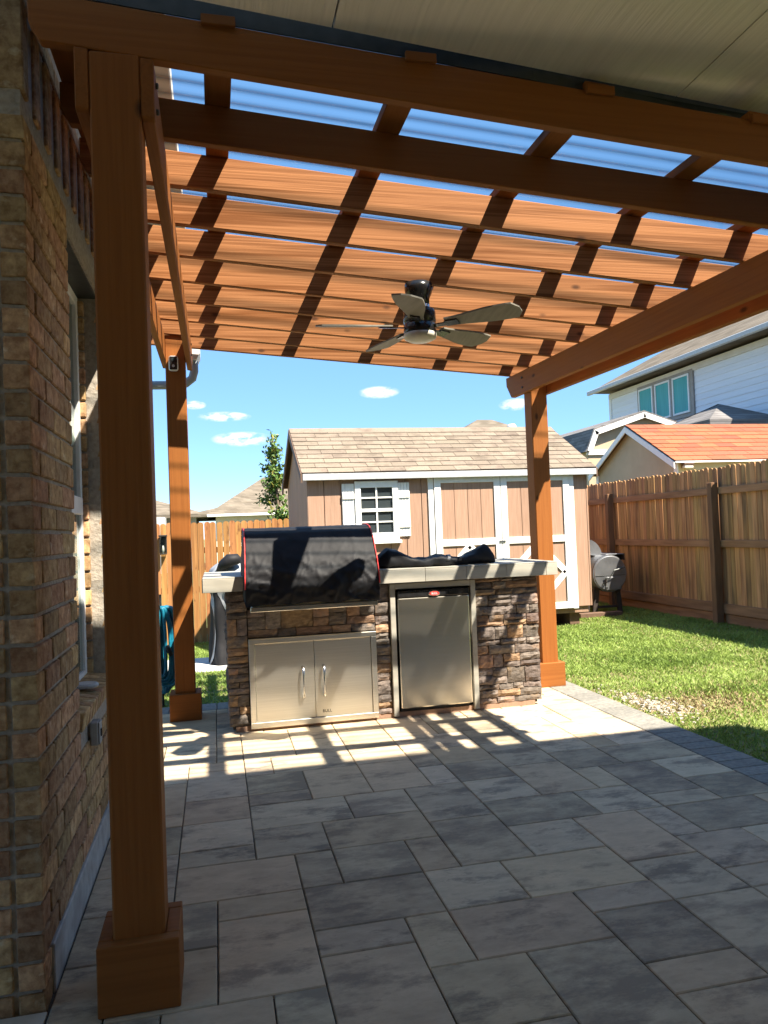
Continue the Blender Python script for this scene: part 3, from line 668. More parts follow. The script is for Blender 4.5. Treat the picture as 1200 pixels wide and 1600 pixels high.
# counter: slab and tiles
obj('counter_slab', B(-.085, 2.39, 5.038, 5.90, .937, 1.020), 'grout', island)
tw = 2.495/8.25; x = -.0925; xs = [x]
while x < 2.39:
    x = min(x+.3, 2.3975); xs.append(x)
    if 2.3975-x < .05: xs[-1] = 2.3975; break
for a, c in zip(xs, xs[1:]):
    boxo('tile', 'tile', island, a+.001, c-.001, 5.028, 5.0378, .934, 1.0195, .0015)
    for y0 in (5.0285, 5.329, 5.629):
        boxo('tile', 'tile', island, a+.001, c-.001, y0+.001, min(y0+.2995, 5.91), 1.0202, 1.030, .0015)
for y0 in (5.04, 5.34, 5.64):
    boxo('tile', 'tile', island, -.0965, -.0855, y0, y0+.258, .934, 1.0195, .0015); boxo('tile', 'tile', island, 2.3905, 2.4015, y0, y0+.258, .934, 1.0195, .0015)
# fridge surround
for (x0, x1, z0, z1) in ((1.164, 1.2, .012, .925), (1.75, 1.786, .012, .925), (1.2005, 1.7495, .886, .925)):
    boxo('surround', 'tile', island, x0, x1, IY-.035, IY+.0, z0, z1, .002)
# access doors
df = bmesh.new()
for (x0, x1, z0, z1) in ((.192, 1.054, .575, .608), (.192, 1.054, .02, .057), (.192, .228, .0575, .5745), (1.018, 1.054, .0575, .5745)): box(df, x0, x1, IY-.044, IY+.0, z0, z1)
dfr = obj('door_frame', bev(df, .002), 'steel', island)
for (x0, x1, hx) in ((.231, .6225, .545), (.6255, 1.015, .685)):
    d = obj('access_door', B(x0, x1, IY-.036, IY-.005, .0595, .5725, .003), 'steel', island)
    h = bmesh.new(); tube(h, [(hx, IY-.036, .40), (hx, IY-.06, .395), (hx, IY-.07, .36), (hx, IY-.072, .30), (hx, IY-.07, .24), (hx, IY-.06, .205), (hx, IY-.036, .20)], [.011, .010, .0075, .006, .0075, .010, .011], 10)
    obj('handle', h, 'steel_bright', d, smooth=True)
badge_text = None
fnt = bpy.data.curves.new('nameplate_text', 'FONT'); fnt.body = 'BULL'; fnt.size = .028; fnt.extrude = .0006; fnt.align_x = 'CENTER'
to = bpy.data.objects.new('tmp_text', fnt); COL.objects.link(to); dg = bpy.context.evaluated_depsgraph_get(); tm = bpy.data.meshes.new_from_object(to.evaluated_get(dg)); bpy.data.objects.remove(to)
tm.materials.clear(); tm.materials.append(MATS['black_plastic'])
npo = bpy.data.objects.new('nameplate', tm); link(npo, [c for c in island.children if c.name.startswith('access_door')][-1], (.70, IY-.0375, .088)); npo.rotation_euler = (R(90), 0, 0)

# refrigerator
fr = thing('refrigerator', 'stainless steel under counter outdoor fridge with black top strip', 'refrigerator', (1.475, IY+.2, .001))
boxo('body', 'black_matte', fr, 1.215, 1.735, IY+.012, IY+.56, .012, .875, .003)
fd = obj('door', B(1.216, 1.734, IY-.045, IY+.008, .062, .822, .008, 3), 'fridge_steel', fr)
boxo('top_strip', 'black_plastic', fr, 1.214, 1.736, IY-.048, IY+.008, .8245, .874, .006)
boxo('kick_plate', 'black_matte', fr, 1.22, 1.73, IY+.002, IY+.011, .014, .058, .002)
for x in (1.25, 1.70):
    b = bmesh.new(); lathe(b, [(.02, .0005), (.02, .0118)], (x, IY+.08, 0), 12); obj('foot', b, 'black_matte', fr)
b = bmesh.new()
for s, yo, m_ in ((1, 0, 'chrome'),):
    lathe(b, [(.001, -.006), (.9, -.0055), (1, -.003), (1, 0)], (0, 0, 0), 28, 'y')
for v in b.verts: v.co = Vector((1.478+v.co.x*.043, IY-.0485+v.co.y, .846+v.co.z*.020))
bd = obj('badge', b, 'chrome', fr)
b = bmesh.new(); lathe(b, [(.001, -.002), (1, -.0015), (1, 0)], (0, 0, 0), 28, 'y')
for v in b.verts: v.co = Vector((1.478+v.co.x*.035, IY-.0548+v.co.y, .846+v.co.z*.0145))
obj('emblem', b, 'red_trim', bd)
fnt = bpy.data.curves.new('badge_text', 'FONT'); fnt.body = 'BULL'; fnt.size = .02; fnt.extrude = .0005; fnt.align_x = 'CENTER'
to = bpy.data.objects.new('tmp_text', fnt); COL.objects.link(to); dg = bpy.context.evaluated_depsgraph_get(); tm = bpy.data.meshes.new_from_object(to.evaluated_get(dg)); bpy.data.objects.remove(to)
tm.materials.clear(); tm.materials.append(MATS['white_paint']); eo = bpy.data.objects.new('lettering', tm); link(eo, bd, (1.478, IY-.0575, .839)); eo.rotation_euler = (R(90), 0, 0)

# grill under its black cover
grill = thing('covered_grill', 'built in grill under a black fabric cover with red piping', 'grill', (.62, 5.35, 1.03))
gb = B(.215, 1.035, 5.00, 5.70, .805, 1.028, .004); obj('grill_body', gb, 'steel', grill)
boxo('drip_tray', 'steel_bright', grill, .205, 1.045, 4.935, 4.998, .800, .832, .003)
PROF = [(4.925, .842), (4.915, .90), (4.905, .98), (4.915, 1.05), (4.945, 1.12), (4.985, 1.19), (5.03, 1.255), (5.085, 1.305), (5.15, 1.333), (5.23, 1.345), (5.35, 1.345), (5.47, 1.335), (5.55, 1.29), (5.60, 1.20), (5.62, 1.10), (5.625, 1.033)]
def prof_at(v):
    t = v*(len(PROF)-1); i = min(int(t), len(PROF)-2); f = t-i; a, c = PROF[i], PROF[i+1]
    return a[0]+(c[0]-a[0])*f, a[1]+(c[1]-a[1])*f
def fold(x, y, z):
    q = Vector((x*5.5, y*4, z*6))
    a = noise.noise(q)*.5+noise.noise(q*2.3)*.3
    r1 = 1-abs(noise.noise((x*5+z*6, z*3-x*2, 3.1)))*2; r2 = 1-abs(noise.noise((x*8-z*9, z*4+x*3, 9.7)))*2
    r3 = 1-abs(noise.noise((x*6+z*13, z*5-x*9, 5.5)))*2; r4 = 1-abs(noise.noise((x*16+z*5, z*15, 1.5)))*2
    return .008*a+.020*max(0, r1-.72)+.018*max(0, r2-.74)+.020*max(0, r3-.74)+.006*max(0, r4-.7)
def cover_fn(u, v):
    y, z = prof_at(v); taper = .012*sstep((z-.85)/.5)
    x = .175+taper+(1.055-.175-2*taper)*u
    low = sstep((1.24-z)/.25)
    d = fold(x, y, z)*(.25+1.6*low)
    ny, nz = (-1, .0) if v < .28 else (-.6, .8) if v < .6 else (0, 1) if v < .8 else (1, 0)
    z2 = z+d*nz; y2 = y+d*ny
    if v < .02: z2 += .006*math.sin(x*23)+.01*noise.noise((x*7, 1, 1))
    return (x, y2, z2)
b = bmesh.new(); V = grid_surf(b, cover_fn, 90, 75)
for side, sg in ((0, -1), (-1, 1)):
    ring = V[side]; cpt = Vector((0, 5.28, 1.08)); prev = ring
    for s in (.75, .45, .15):
        nr = []
        for vv in ring:
            p = Vector(vv.co)*s + Vector((vv.co.x, cpt.y, cpt.z))*(1-s); p.x = vv.co.x+sg*(.018*math.sqrt(1-s)+.014*noise.noise((p.y*7, p.z*7, sg*3.0)))
            nr.append(b.verts.new(p))
        for k in range(len(ring)-1): b.faces.new((prev[k], prev[k+1], nr[k+1], nr[k]))
        prev = nr
    b.faces.new(prev)
cov = obj('cover', b, 'cover_black', grill, smooth=True)
for u, dx in ((0, -.002), (1, .002)):
    pts = []
    for k in range(8, 60):
        p = Vector(cover_fn(u, k/75)); p.x += dx; p.y -= .004; p.z += .003; pts.append(p)
    b = bmesh.new(); tube(b, pts, .0042, 6); obj('piping', b, 'red_trim', cov, smooth=True)
# folded cover on the counter
def folded_fn(u, v):
    x = 1.09+.885*u; a = 2*math.pi*v; hw = .115*(.75+.25*math.sin(3.1*u+.6))*min(1, (u+.02)*9)**.5*min(1, (1.02-u)*16)**.5
    h = .044*(.95+.35*math.sin(7*u+1)+.25*math.sin(15*u))*min(1, (u+.02)*9)**.5*min(1, (1.02-u)*10)**.5
    c, s = math.cos(a), math.sin(a); y = 5.20+hw*math.copysign(abs(c)**.8, c)+.015*math.sin(9*u); z = 1.032+h+h*math.copysign(abs(s)**.55, s)
    n = noise.noise((x*11, y*13, z*16)); n2 = 1-2*abs(noise.noise((x*17, y*9+z*11, 4.2)))
    if z > 1.04: z += .012*n+.012*max(0, n2-.4); y += .016*n
    z = max(z, 1.0318)
    return (x, y, z)
fcov = thing('folded_cover', 'folded black fabric cover with grey straps lying flat on the counter', 'cover', (1.53, 5.2, 1.0305))
b = bmesh.new(); V = grid_surf(b, folded_fn, 70, 40, True); b.faces.new(V[0]); b.faces.new(V[-1][::-1]); obj('fabric', b, 'cover_black', fcov, smooth=True)
for u0, v0, v1, du in ((.55, .50, .20, .05), (.66, .52, .22, .07)):
    b = bmesh.new(); P = []
    for k in range(9):
        t = k/8; v = v0+(v1-v0)*t; A = Vector(folded_fn(u0+du*t, v)); C = Vector(folded_fn(u0+.028+du*t, v)); o_ = Vector((0, -.004, .005)); P.append((b.verts.new(A+o_), b.verts.new(C+o_)))
    for A, C in zip(P, P[1:]): b.faces.new((A[0], A[1], C[1], C[0]))
    s_ = obj('strap', b, 'strap', fcov, smooth=True); sm = s_.modifiers.new('thickness', 'SOLIDIFY'); sm.thickness = .003

# ------------------------------------------------------------------ storage shed
SX0, SX1, SY0, SY1, SZ0, SZE = 1.10, 4.79, 9.10, 11.54, .215, 2.04
shed = thing('storage_shed', 'tan garden shed with white double doors and shuttered window', 'shed', (2.95, 10.3, -.03))
SRY, SRZ = 10.32, 2.70
bm = bmesh.new(); prism(bm, [(SY0+.022, SZ0), (SY1, SZ0), (SY1, SZE), (SRY, SRZ-.06), (SY0+.022, SZE)], 'x', SX0+.022, SX1-.003)
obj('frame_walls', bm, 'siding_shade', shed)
n = 18; w = (SX1-SX0)/n
me = mesh_of('siding_board', B(-w/2+.004, w/2-.004, 0, .02, 0, SZE-SZ0-.004, .003), 'siding_tan')
for k in range(n): inst('siding_board', me, shed, (SX0+w*(k+.5), SY0, SZ0))
for k in range(12):
    w2 = (SY1-SY0)/12; y = SY0+w2*(k+.5); zt = SZE+(SRZ-.07-SZE)*(1-abs(y-SRY)/(SRY-SY0))-.02
    b = bmesh.new(); ya, yb = y-w2/2+.004, y+w2/2-.004
    za, zb = [SZE+(SRZ-.07-SZE)*(1-abs(q-SRY)/(SRY-SY0))-.012 for q in (ya, yb)]
    hexa(b, [(SX0, ya, SZ0), (SX0+.02, ya, SZ0), (SX0+.02, yb, SZ0), (SX0, yb, SZ0), (SX0, ya, za), (SX0+.02, ya, za), (SX0+.02, yb, zb), (SX0, yb, zb)])
    obj('siding_board', b, 'siding_tan', shed)
boxo('corner_trim', 'siding_tan', shed, SX1-.0025, SX1+.02, SY0-.004, SY1, SZ0, SZE-.01, .003)
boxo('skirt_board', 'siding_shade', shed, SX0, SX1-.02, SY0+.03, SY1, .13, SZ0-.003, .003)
for x in (1.3, 2.5, 3.6, 4.6):
    boxo('skid', 'trim_brown', shed, x-.07, x+.07, SY0+.1, SY1-.1, -.1, .129, .003)
ang = math.atan2(SRZ-SZE, SRY-SY0); ca, sa = math.cos(ang), math.sin(ang)
RX0, RX1 = SX0-.07, SX1+.12
eave_y = SY0-.075; eave_z = SZE-(SY0-eave_y)*math.tan(ang)+.02
roof_b = bmesh.new(); prism(roof_b, [(eave_y, eave_z), (SRY, eave_z+(SRY-eave_y)*math.tan(ang)), (SY1+.08, eave_z), (SY1+.08, eave_z-.02), (SRY, eave_z+(SRY-eave_y)*math.tan(ang)-.022), (eave_y, eave_z-.02)], 'x', RX0+.01, RX1-.01)
sroof = obj('roof', roof_b, 'trim_brown', shed)
def shingle_field(parent, m, x0, x1, ey, ez, ang, rows, expo, tab, seed):
    q = random.Random(seed); L = {}
    for k in range(rows):
        x = x0-(k % 2)*tab*.5*q.uniform(.8, 1.2)
        while x < x1-.01:
            a, c = max(x, x0), min(x+tab, x1)
            l = round(c-a, 3)
            if l > .02:
                if l not in L:
                    b = bmesh.new(); hexa(b, [(-l/2+.0025, 0, .002), (l/2-.0025, 0, .002), (l/2-.0025, expo*1.15, .0005), (-l/2+.0025, expo*1.15, .0005), (-l/2+.0025, 0, .012), (l/2-.0025, 0, .012), (l/2-.0025, expo*1.15, .0028), (-l/2+.0025, expo*1.15, .0028)])
                    L[l] = mesh_of('shingle', b, m)
                s = k*expo+q.uniform(-.003, .003)
                o = inst('shingle', L[l], parent, ((a+c)/2, ey+s*math.cos(ang), ez+s*math.sin(ang)+q.uniform(0, .002))); o.rotation_euler = (ang, 0, 0)
            x += tab
slope = math.hypot(SRY-eave_y, (SRY-eave_y)*math.tan(ang))
shingle_field(sroof, 'shingle_tan', RX0, RX1, eave_y-.012, eave_z+.002, ang, 10, slope/10, .325, 4)
b = bmesh.new(); rz = eave_z+(SRY-eave_y)*math.tan(ang)
prism(b, [(SRY-.11, rz-.11*math.tan(ang)+.014), (SRY, rz+.018), (SRY+.11, rz-.11*math.tan(ang)+.014), (SRY+.11, rz-.11*math.tan(ang)+.022), (SRY, rz+.03), (SRY-.11, rz-.11*math.tan(ang)+.022)], 'x', RX0, RX1); obj('ridge_cap', b, 'shingle_tan', sroof)
boxo('fascia', 'trim_grey', sroof, RX0+.012, RX1-.012, eave_y-.028, eave_y-.003, eave_z-.085, eave_z-.006, .003)
for xx in (RX0-.012, RX1-.009):
    for sgn, ye in ((1, eave_y-.02), (-1, SY1+.08)):
        b = bmesh.new(); ze = eave_z-.02; prism(b, [(ye, ze-.09), (SRY, ze-.09+abs(SRY-ye)*math.tan(ang)), (SRY, ze+.018+abs(SRY-ye)*math.tan(ang)), (ye, ze+.018)], 'x', xx, xx+.02); obj('rake_board', b, 'trim_brown', sroof)
# doors
yd = SY0-.022
def dbar(parent, x0, x1, z0, z1, m='white_paint', y0=yd, y1=SY0-.002): return boxo('trim_board', m, parent, x0, x1, y0, y1, z0, z1, .003)
for (x0, x1) in ((2.62, 2.690), (4.535, 4.605)): dbar(shed, x0, x1, .19, SZE-.03)
dbar(shed, 2.6905, 4.5345, 2.005-.04, SZE-.03)
for (x0, x1) in ((2.697, 3.574), (3.582, 4.530)):
    z0, z1 = .20, 1.955; w = .085
    dpan = obj('door', B(x0, x1, SY0-.012, SY0-.0025, z0, z1, .002), 'siding_tan', shed)
    nb = 4; bw = (x1-x0-2*w)/nb
    for k in range(nb): boxo('door_board', 'siding_tan', dpan, x0+w+bw*k+.004, x0+w+bw*(k+1)-.004, SY0-.018, SY0-.0125, z0+w, z1-w, .001)
    Y0, Y1 = SY0-.036, SY0-.0185
    for (a, b_, c, d) in ((x0, x0+w, z0, z1), (x1-w, x1, z0, z1), (x0+w+.001, x1-w-.001, z1-w, z1), (x0+w+.001, x1-w-.001, z0, z0+w), (x0+w+.001, x1-w-.001, 1.07, 1.07+w)): dbar(dpan, a, b_, c, d, 'white_paint', Y0, Y1)
    cx, cz = (x0+x1)/2, (z0+w+1.07)/2; hx, hz = (x1-x0)/2-w, (1.07-z0-w)/2
    for sx in (-1, 1):
        for sz in (-1, 1):
            P0, P1 = Vector((cx, cz+sz*hz)), Vector((cx+sx*hx, cz)); d = (P1-P0).normalized(); nrm = Vector((-d.y, d.x))*.038
            b = bmesh.new(); prism(b, [tuple(P0+nrm), tuple(P0-nrm), tuple(P1-nrm), tuple(P1+nrm)], 'y', Y0+.002, Y1); obj('brace', b, 'white_paint', dpan)
lt = boxo('latch', 'steel_bright', shed, 3.535, 3.62, SY0-.046, SY0-.0365, 1.09, 1.12, .002)
# shed window and shutters
sw = obj('window', B(1.74, 2.17, SY0-.012, SY0-.0025, 1.26, 1.85), 'pane_dark', shed)
def wb(x0, x1, z0, z1, y0=SY0-.04, y1=SY0-.013): boxo('frame', 'white_paint', sw, x0, x1, y0, y1, z0, z1, .002)
wb(1.683, 1.755, 1.178, 1.915); wb(2.155, 2.226, 1.178, 1.915); wb(1.7555, 2.1545, 1.835, 1.915); wb(1.7555, 2.1545, 1.178, 1.275)
wb(1.7555, 2.1545, 1.535, 1.575, SY0-.034); wb(1.943, 1.963, 1.2755, 1.534, SY0-.028); wb(1.943, 1.963, 1.5755, 1.834, SY0-.028)
for z in (1.40, 1.70):
    wb(1.7555, 1.9425, z, z+.018, SY0-.028); wb(1.9635, 2.1545, z, z+.018, SY0-.028)
boxo('sill', 'white_paint', sw, 1.66, 2.25, SY0-.06, SY0-.0025, 1.14, 1.1775, .003)
for x0, x1 in ((1.525, 1.678), (2.231, 2.378)):
    st = obj('shutter', B(x0, x1, SY0-.008, SY0-.0025, 1.225, 1.885), 'white_paint', shed); bw = (x1-x0)/4
    for k in range(4): boxo('slat', 'white_paint', st, x0+bw*k+.002, x0+bw*(k+1)-.002, SY0-.022, SY0-.0085, 1.22, 1.89, .002)
    for z in (1.33, 1.70): boxo('batten', 'white_paint', st, x0+.003, x1-.003, SY0-.037, SY0-.0225, z, z+.075, .002)
for k, x in enumerate((4.62, 3.55, 2.4, 1.3)):
    tag(boxo('concrete_block', 'concrete', None, x-.28, x+.24, SY0+.0, SY0+.28, lawn_z(x, SY0+.1)-.05, -.101 if k > 1 else -.0+.0+(-.101), .006) if False else obj('concrete_block', B(x-.28, x+.24, SY0-.02, SY0+.3, lawn_z(x, SY0)-.12, -.1005+.0, .006), 'concrete'), 'grey concrete block under the %s of the tan shed' % ('right front corner', 'double doors', 'shuttered window', 'left front corner')[k], 'concrete block', 'concrete blocks under the shed')

# ------------------------------------------------------------------ fences
def picket_me(w, h, m, t=.016):
    r = w/2; poly = [(-w/2, 0), (w/2, 0), (w/2, h-r*.8)]
    for k in range(1, 6):
        a = math.pi*k/6; poly.append((w/2*math.cos(a), h-r*.8+r*.8*math.sin(a)))
    poly.append((-w/2, h-r*.8)); b = bmesh.new(); prism(b, poly, 'y', 0, t); return mesh_of('picket', b, m)
fq = random.Random(21)
bf = thing('back_fence', 'sunlit orange brown picket fence behind the shed with rounded picket tops', 'fence', (1, 12.0, -.3))
pms = [picket_me(.089, 1.86, 'fence_back'), picket_me(.091, 1.87, 'fence_back'), picket_me(.087, 1.855, 'fence_back')]
x = -4.0
while x < 6.15:
    o = inst('picket', fq.choice(pms), bf, (x, 12.0, lawn_z(x, 12)+.0+fq.uniform(-.008, .008))); o.rotation_euler = (0, fq.uniform(-.005, .005), 0); x += .0945
for z in (.1, .75, 1.35):
    b = bmesh.new(); grid = [(x_, lawn_z(x_, 12)) for x_ in np.linspace(-4.05, 6.15, 12)]
    for (xa, za), (xb, zb) in zip(grid, grid[1:]):
        hexa(b, [(xa, 12.018, za+z+.03), (xb, 12.018, zb+z+.03), (xb, 12.056, zb+z+.03), (xa, 12.056, za+z+.03), (xa, 12.018, za+z+.12), (xb, 12.018, zb+z+.12), (xb, 12.056, zb+z+.12), (xa, 12.056, za+z+.12)])
    obj('rail', b, 'fence_rail', bf)
rf = thing('side_fence', 'shaded brown picket fence with rails and posts along the lawn', 'fence', (6.22, 8, -.04))
pms = []
for w in (.084, .087, .082):
    b = bmesh.new(); me_ = picket_me(w, 1.985, 'fence_side'); me_.transform(Matrix.Rotation(R(90), 4, 'Z')); pms.append(me_)
y = 1.0
while y < 11.96:
    o = inst('picket', fq.choice(pms), rf, (6.262+fq.uniform(-.003, .003), y, -.035+fq.uniform(-.012, .012))); o.rotation_euler = (fq.uniform(-.005, .005), 0, 0); y += .0875
posts_y = [.55, 3.15, 5.75, 8.38, 10.95]
for y in posts_y:
    p = obj('post', B(6.105, 6.205, y-.045, y+.045, -.2, 1.75, .006), 'fence_post', rf)
for a, c in zip(posts_y, posts_y[1:]+[11.95]):
    for z in (1.60, .93, .10): boxo('rail', 'fence_rail', rf, 6.206, 6.244, a+.001 if z else a, c-.001, z, z+.09+(.03 if z < .2 else 0), .004)
    boxo('kick_board', 'fence_rail', rf, 6.228, 6.2455, a+.05, c-.05, -.05, .09, .003)
    if a > 3:
        pass
# wall lantern on the back fence
ln = thing('fence_lantern', 'small black lantern with clear glass mounted on the back fence', 'lantern', (-.78, 11.97, 1.05))
boxo('back_plate', 'black_matte', ln, -.82, -.74, 11.982, 11.998, 1.10, 1.34, .003); boxo('roof_cap', 'black_matte', ln, -.84, -.72, 11.84, 11.981, 1.335, 1.36, .004)
for dx in (-.05, .045):
    for dy in (11.86, 11.965): boxo('corner_bar', 'black_matte', ln, -.78+dx, -.78+dx+.007, dy, dy+.007, 1.08, 1.335, .001)
boxo('base', 'black_matte', ln, -.832, -.728, 11.855, 11.975, 1.065, 1.08, .002); boxo('glass', 'clear_glass', ln, -.824, -.736, 11.868, 11.964, 1.0805, 1.334, .001)
b = bmesh.new(); lathe(b, [(.012, 1.0805), (.02, 1.14), (.012, 1.2)], (-.78, 11.915, 0), 10); obj('bulb', b, 'lamp_glass', ln, smooth=True)

# ------------------------------------------------------------------ barrel smoker between shed and fence
sm = thing('barrel_smoker', 'weathered steel barrel smoker with open lid between shed and fence', 'smoker', (5.5, 10.3, -.03))
cx, cz, rb = 5.53, .56, .265
b = bmesh.new(); lathe(b, [(rb-.012, 9.9), (rb, 9.902), (rb, 10.95), (rb-.012, 10.952)], (cx, 0, cz), 40, 'y'); barrel = obj('barrel', b, 'smoker_steel', sm)
b = bmesh.new(); lathe(b, [(rb+.004, 9.93), (rb+.004, 9.955)], (cx, 0, cz), 40, 'y', False); obj('band', b, 'smoker_steel', barrel)
b = bmesh.new(); lathe(b, [(.001, 9.888), (rb-.02, 9.892), (rb-.014, 9.899)], (cx, 0, cz), 40, 'y'); obj('end_cap', b, 'smoker_steel', barrel, smooth=False)
boxo('seam', 'dark_metal', barrel, cx-rb+.03, cx+rb-.03, 9.8845, 9.8885, cz-.03, cz-.024, .001)
# lid half cylinder, tipped open behind
b = bmesh.new(); rl = .235; arc = [(rl*math.cos(R(a)), .62*rl*math.sin(R(a))) for a in range(0, 181, 15)]
prism(b, arc, 'y', 10.15, 10.85)
for v in b.verts: v.co = Vector((5.33+v.co.x*.95+v.co.z*.12, v.co.y, .835+v.co.z*1.55-v.co.x*.18))
lid = obj('lid', b, 'smoker_steel', sm)
b = bmesh.new(); tube(b, [(5.36, 10.3, 1.055), (5.36, 10.3, 1.10), (5.36, 10.6, 1.10), (5.36, 10.6, 1.055)], .008, 8); obj('lid_handle', b, 'dark_metal', lid)
boxo('side_shelf', 'smoker_steel', sm, 5.53, 5.82, 10.0, 10.8, .825, .835, .002); boxo('shelf_edge', 'rust_black', sm, 5.8205, 5.835, 10.0, 10.8, .74, .836, .002)
fdr = boxo('fire_door', 'smoker_steel', sm, cx-.08, cx+.16, 9.872, 9.884, cz-.235, cz-.05, .003)
for hz in (cz-.21, cz-.08): boxo('hinge', 'dark_metal', fdr, cx-.10, cx-.06, 9.862, 9.872, hz, hz+.03, .002)
b = bmesh.new(); tube(b, [(cx-.12, 9.89, cz-.14), (cx-.11, 9.80, cz-.12), (cx+.0, 9.78, cz+.05), (cx+.17, 9.79, cz+.085), (cx+.17, 9.89, cz+.08)], .0085, 8); obj('end_handle', b, 'dark_metal', sm)
for (lx, ly, s) in ((5.68, 10.0, 1), (5.36, 10.0, -1), (5.68, 10.8, 1), (5.36, 10.8, -1)):
    b = bmesh.new(); hexa(b, [(lx-.03+s*.05, ly-.02, -.06), (lx+.03+s*.05, ly-.02, -.06), (lx+.03+s*.05, ly+.02, -.06), (lx-.03+s*.05, ly+.02, -.06), (lx-.045, ly-.02, .36), (lx+.045, ly-.02, .36), (lx+.045, ly+.02, .36), (lx-.045, ly+.02, .36)]); obj('leg', b, 'rust_black', sm)
boxo('cross_brace', 'rust_black', sm, 5.34, 5.72, 10.0, 10.03, .06, .09, .002)
gc = thing('gas_canister', 'dark gas canister and regulator under the barrel smoker beside the shed', 'canister', (5.12, 9.95, -.04))
b = bmesh.new(); lathe(b, [(.09, -.045), (.10, -.03), (.10, .18), (.085, .24), (.03, .26), (.03, .30), (.001, .30)], (5.13, 10.0, 0), 20); obj('tank', b, 'rust_black', gc, smooth=True)
b = bmesh.new(); tube(b, [(5.07, 10.0, .24), (5.07, 10.0, .33), (5.19, 10.0, .33), (5.19, 10.0, .24)], .010, 8); obj('collar', b, 'trim_grey', gc)
tag(boxo('timber', 'trim_brown', None, 4.95, 5.6, 9.72, 9.84, -.06, .03, .004), 'dark weathered timber lying on the grass in front of the barrel smoker', 'timber')

# ------------------------------------------------------------------ covered kettle, hose, camera, downspout
ck = thing('covered_kettle_grill', 'freestanding grill under a grey and black cover behind the stone island', 'grill', (.16, 8.5, -.1))
def ck_fn(u, v):
    a = 2*math.pi*v; z0 = lawn_z(.15, 8.5)
    tbl = [(0, .27, .25), (.12, .26, .24), (.3, .24, .22), (.5, .235, .21), (.62, .24, .22), (.68, .26, .23)]
    t = u*(len(tbl)-1); i = min(int(t), len(tbl)-2); f = t-i; A, C = tbl[i], tbl[i+1]; q = [A[k]+(C[k]-A[k])*f for k in range(3)]
    w = 1+.13*math.sin(5*a+1)*(1-.6*u)+.07*math.sin(11*a+u*3)+.10*noise.noise((math.cos(a)*2, math.sin(a)*2, u*4))
    return (.17+q[1]*w*math.cos(a), 8.5+q[2]*w*math.sin(a), z0+.02+q[0]*1.18)
b = bmesh.new(); V = grid_surf(b, ck_fn, 24, 60, True); b.faces.new(V[0]); b.faces.new(V[-1][::-1]); kc = obj('cover', b, 'cover_black', ck, smooth=True)
def ck_top(u, v):
    a = 2*math.pi*v; z0 = lawn_z(.15, 8.5); r = .285*math.cos(u*1.45)**.65; z = z0+.84+.30*math.sin(u*1.5)
    w = 1+.05*math.sin(7*a)+.06*noise.noise((math.cos(a)*3, math.sin(a)*3, u*5)); return (.17+r*w*math.cos(a), 8.5+r*w*math.sin(a)*.9, z)
b = bmesh.new(); V = grid_surf(b, ck_top, 14, 48, True); b.faces.new(V[0]); b.faces.new(V[-1][::-1]); obj('cover_dome', b, 'cover_grey', ck, smooth=True)
for a0, m_ in ((3.5, 'cover_grey'), (4.3, 'cover_grey'), (5.6, 'cover_grey')):
    b = bmesh.new(); P = []
    for k in range(25):
        u = k/24; A = Vector(ck_fn(u, (a0+.25*math.sin(u*5))/(2*math.pi))); C = Vector(ck_fn(u, (a0+.25*math.sin(u*5)+.10+.22*u)/(2*math.pi))); n_ = Vector((A.x-.17, A.y-8.5, 0)).normalized()*.008; P.append((b.verts.new(A+n_), b.verts.new(C+n_)))
    for A, C in zip(P, P[1:]): b.faces.new((A[0], A[1], C[1], C[0]))
    obj('cover_panel', b, m_, kc, smooth=True)
b = bmesh.new(); tube(b, [(.02, 8.33, .93), (.07, 8.28, .99), (.14, 8.26, 1.04), (.22, 8.27, 1.05), (.27, 8.3, 1.03)], [.03, .06, .075, .06, .02], 12); obj('lid_handle_bulge', b, 'cover_black', ck, smooth=True)

for k, (x0, x1) in enumerate(((-.75, -.32), (-.30, .13), (.15, .58), (.60, 1.03))):
    z = lawn_z((x0+x1)/2, 8.3)
    tag(boxo('stepping_stone', 'pad_stone', None, x0, x1, 7.95, 8.92, z-.05, z+.022, .008), ('pale stepping stone slab at the hose end of the row by the covered grill', 'pale stepping stone slab beside the covered freestanding grill on its hose side', 'pale stepping stone slab directly under the covered freestanding grill', 'pale stepping stone slab at the shed end of the row by the covered grill')[k], 'stepping stone', 'stepping stones by the covered grill')
hz_ = -.03
hh = thing('hose_hanger', 'thin black metal hose hanger stake beside the far left pergola post', 'hose hanger', (-.44, 6.16, -.05))
b = bmesh.new(); tube(b, [(-.44, 6.19, -.15), (-.44, 6.19, .86)], .009, 8); obj('stake', b, 'black_matte', hh)
b = bmesh.new(); tube(b, [(-.44, 6.19, .74)]+[(-.44, 6.19-.16*t, .74+.0*t+.05*max(0, t-.8)*5) for t in (.3, .6, .85, 1)], .009, 8); obj('hook', b, 'black_matte', hh)
hs = thing('garden_hose', 'teal garden hose coiled on a hanger beside the pergola post', 'hose', (-.44, 6.1, .1))
hq = random.Random(2); pts = []
for l in range(13):
    hw = (.02+.105*(l % 5)/4)+hq.uniform(-.008, .008); bot = hq.uniform(.11, .26); yy = 6.05+.0095*l+hq.uniform(-.004, .004); ox = .03+hq.uniform(-.02, .02)
    for k in range(28):
        a = math.pi/2-2*math.pi*k/28; zc = (.755+bot)/2+.0; hzv = (.775-bot)/2
        sx = math.cos(a); sz = math.sin(a)
        pts.append((-.44+ox+hw*math.copysign(abs(sx)**.7, sx)*(1-.25*max(0, sz)), yy+.0004*k, zc+hzv*math.copysign(abs(sz)**.75, sz)))
b = bmesh.new(); tube(b, pts, .0125, 8); obj('coil', b, 'hose_teal', hs, smooth=True)
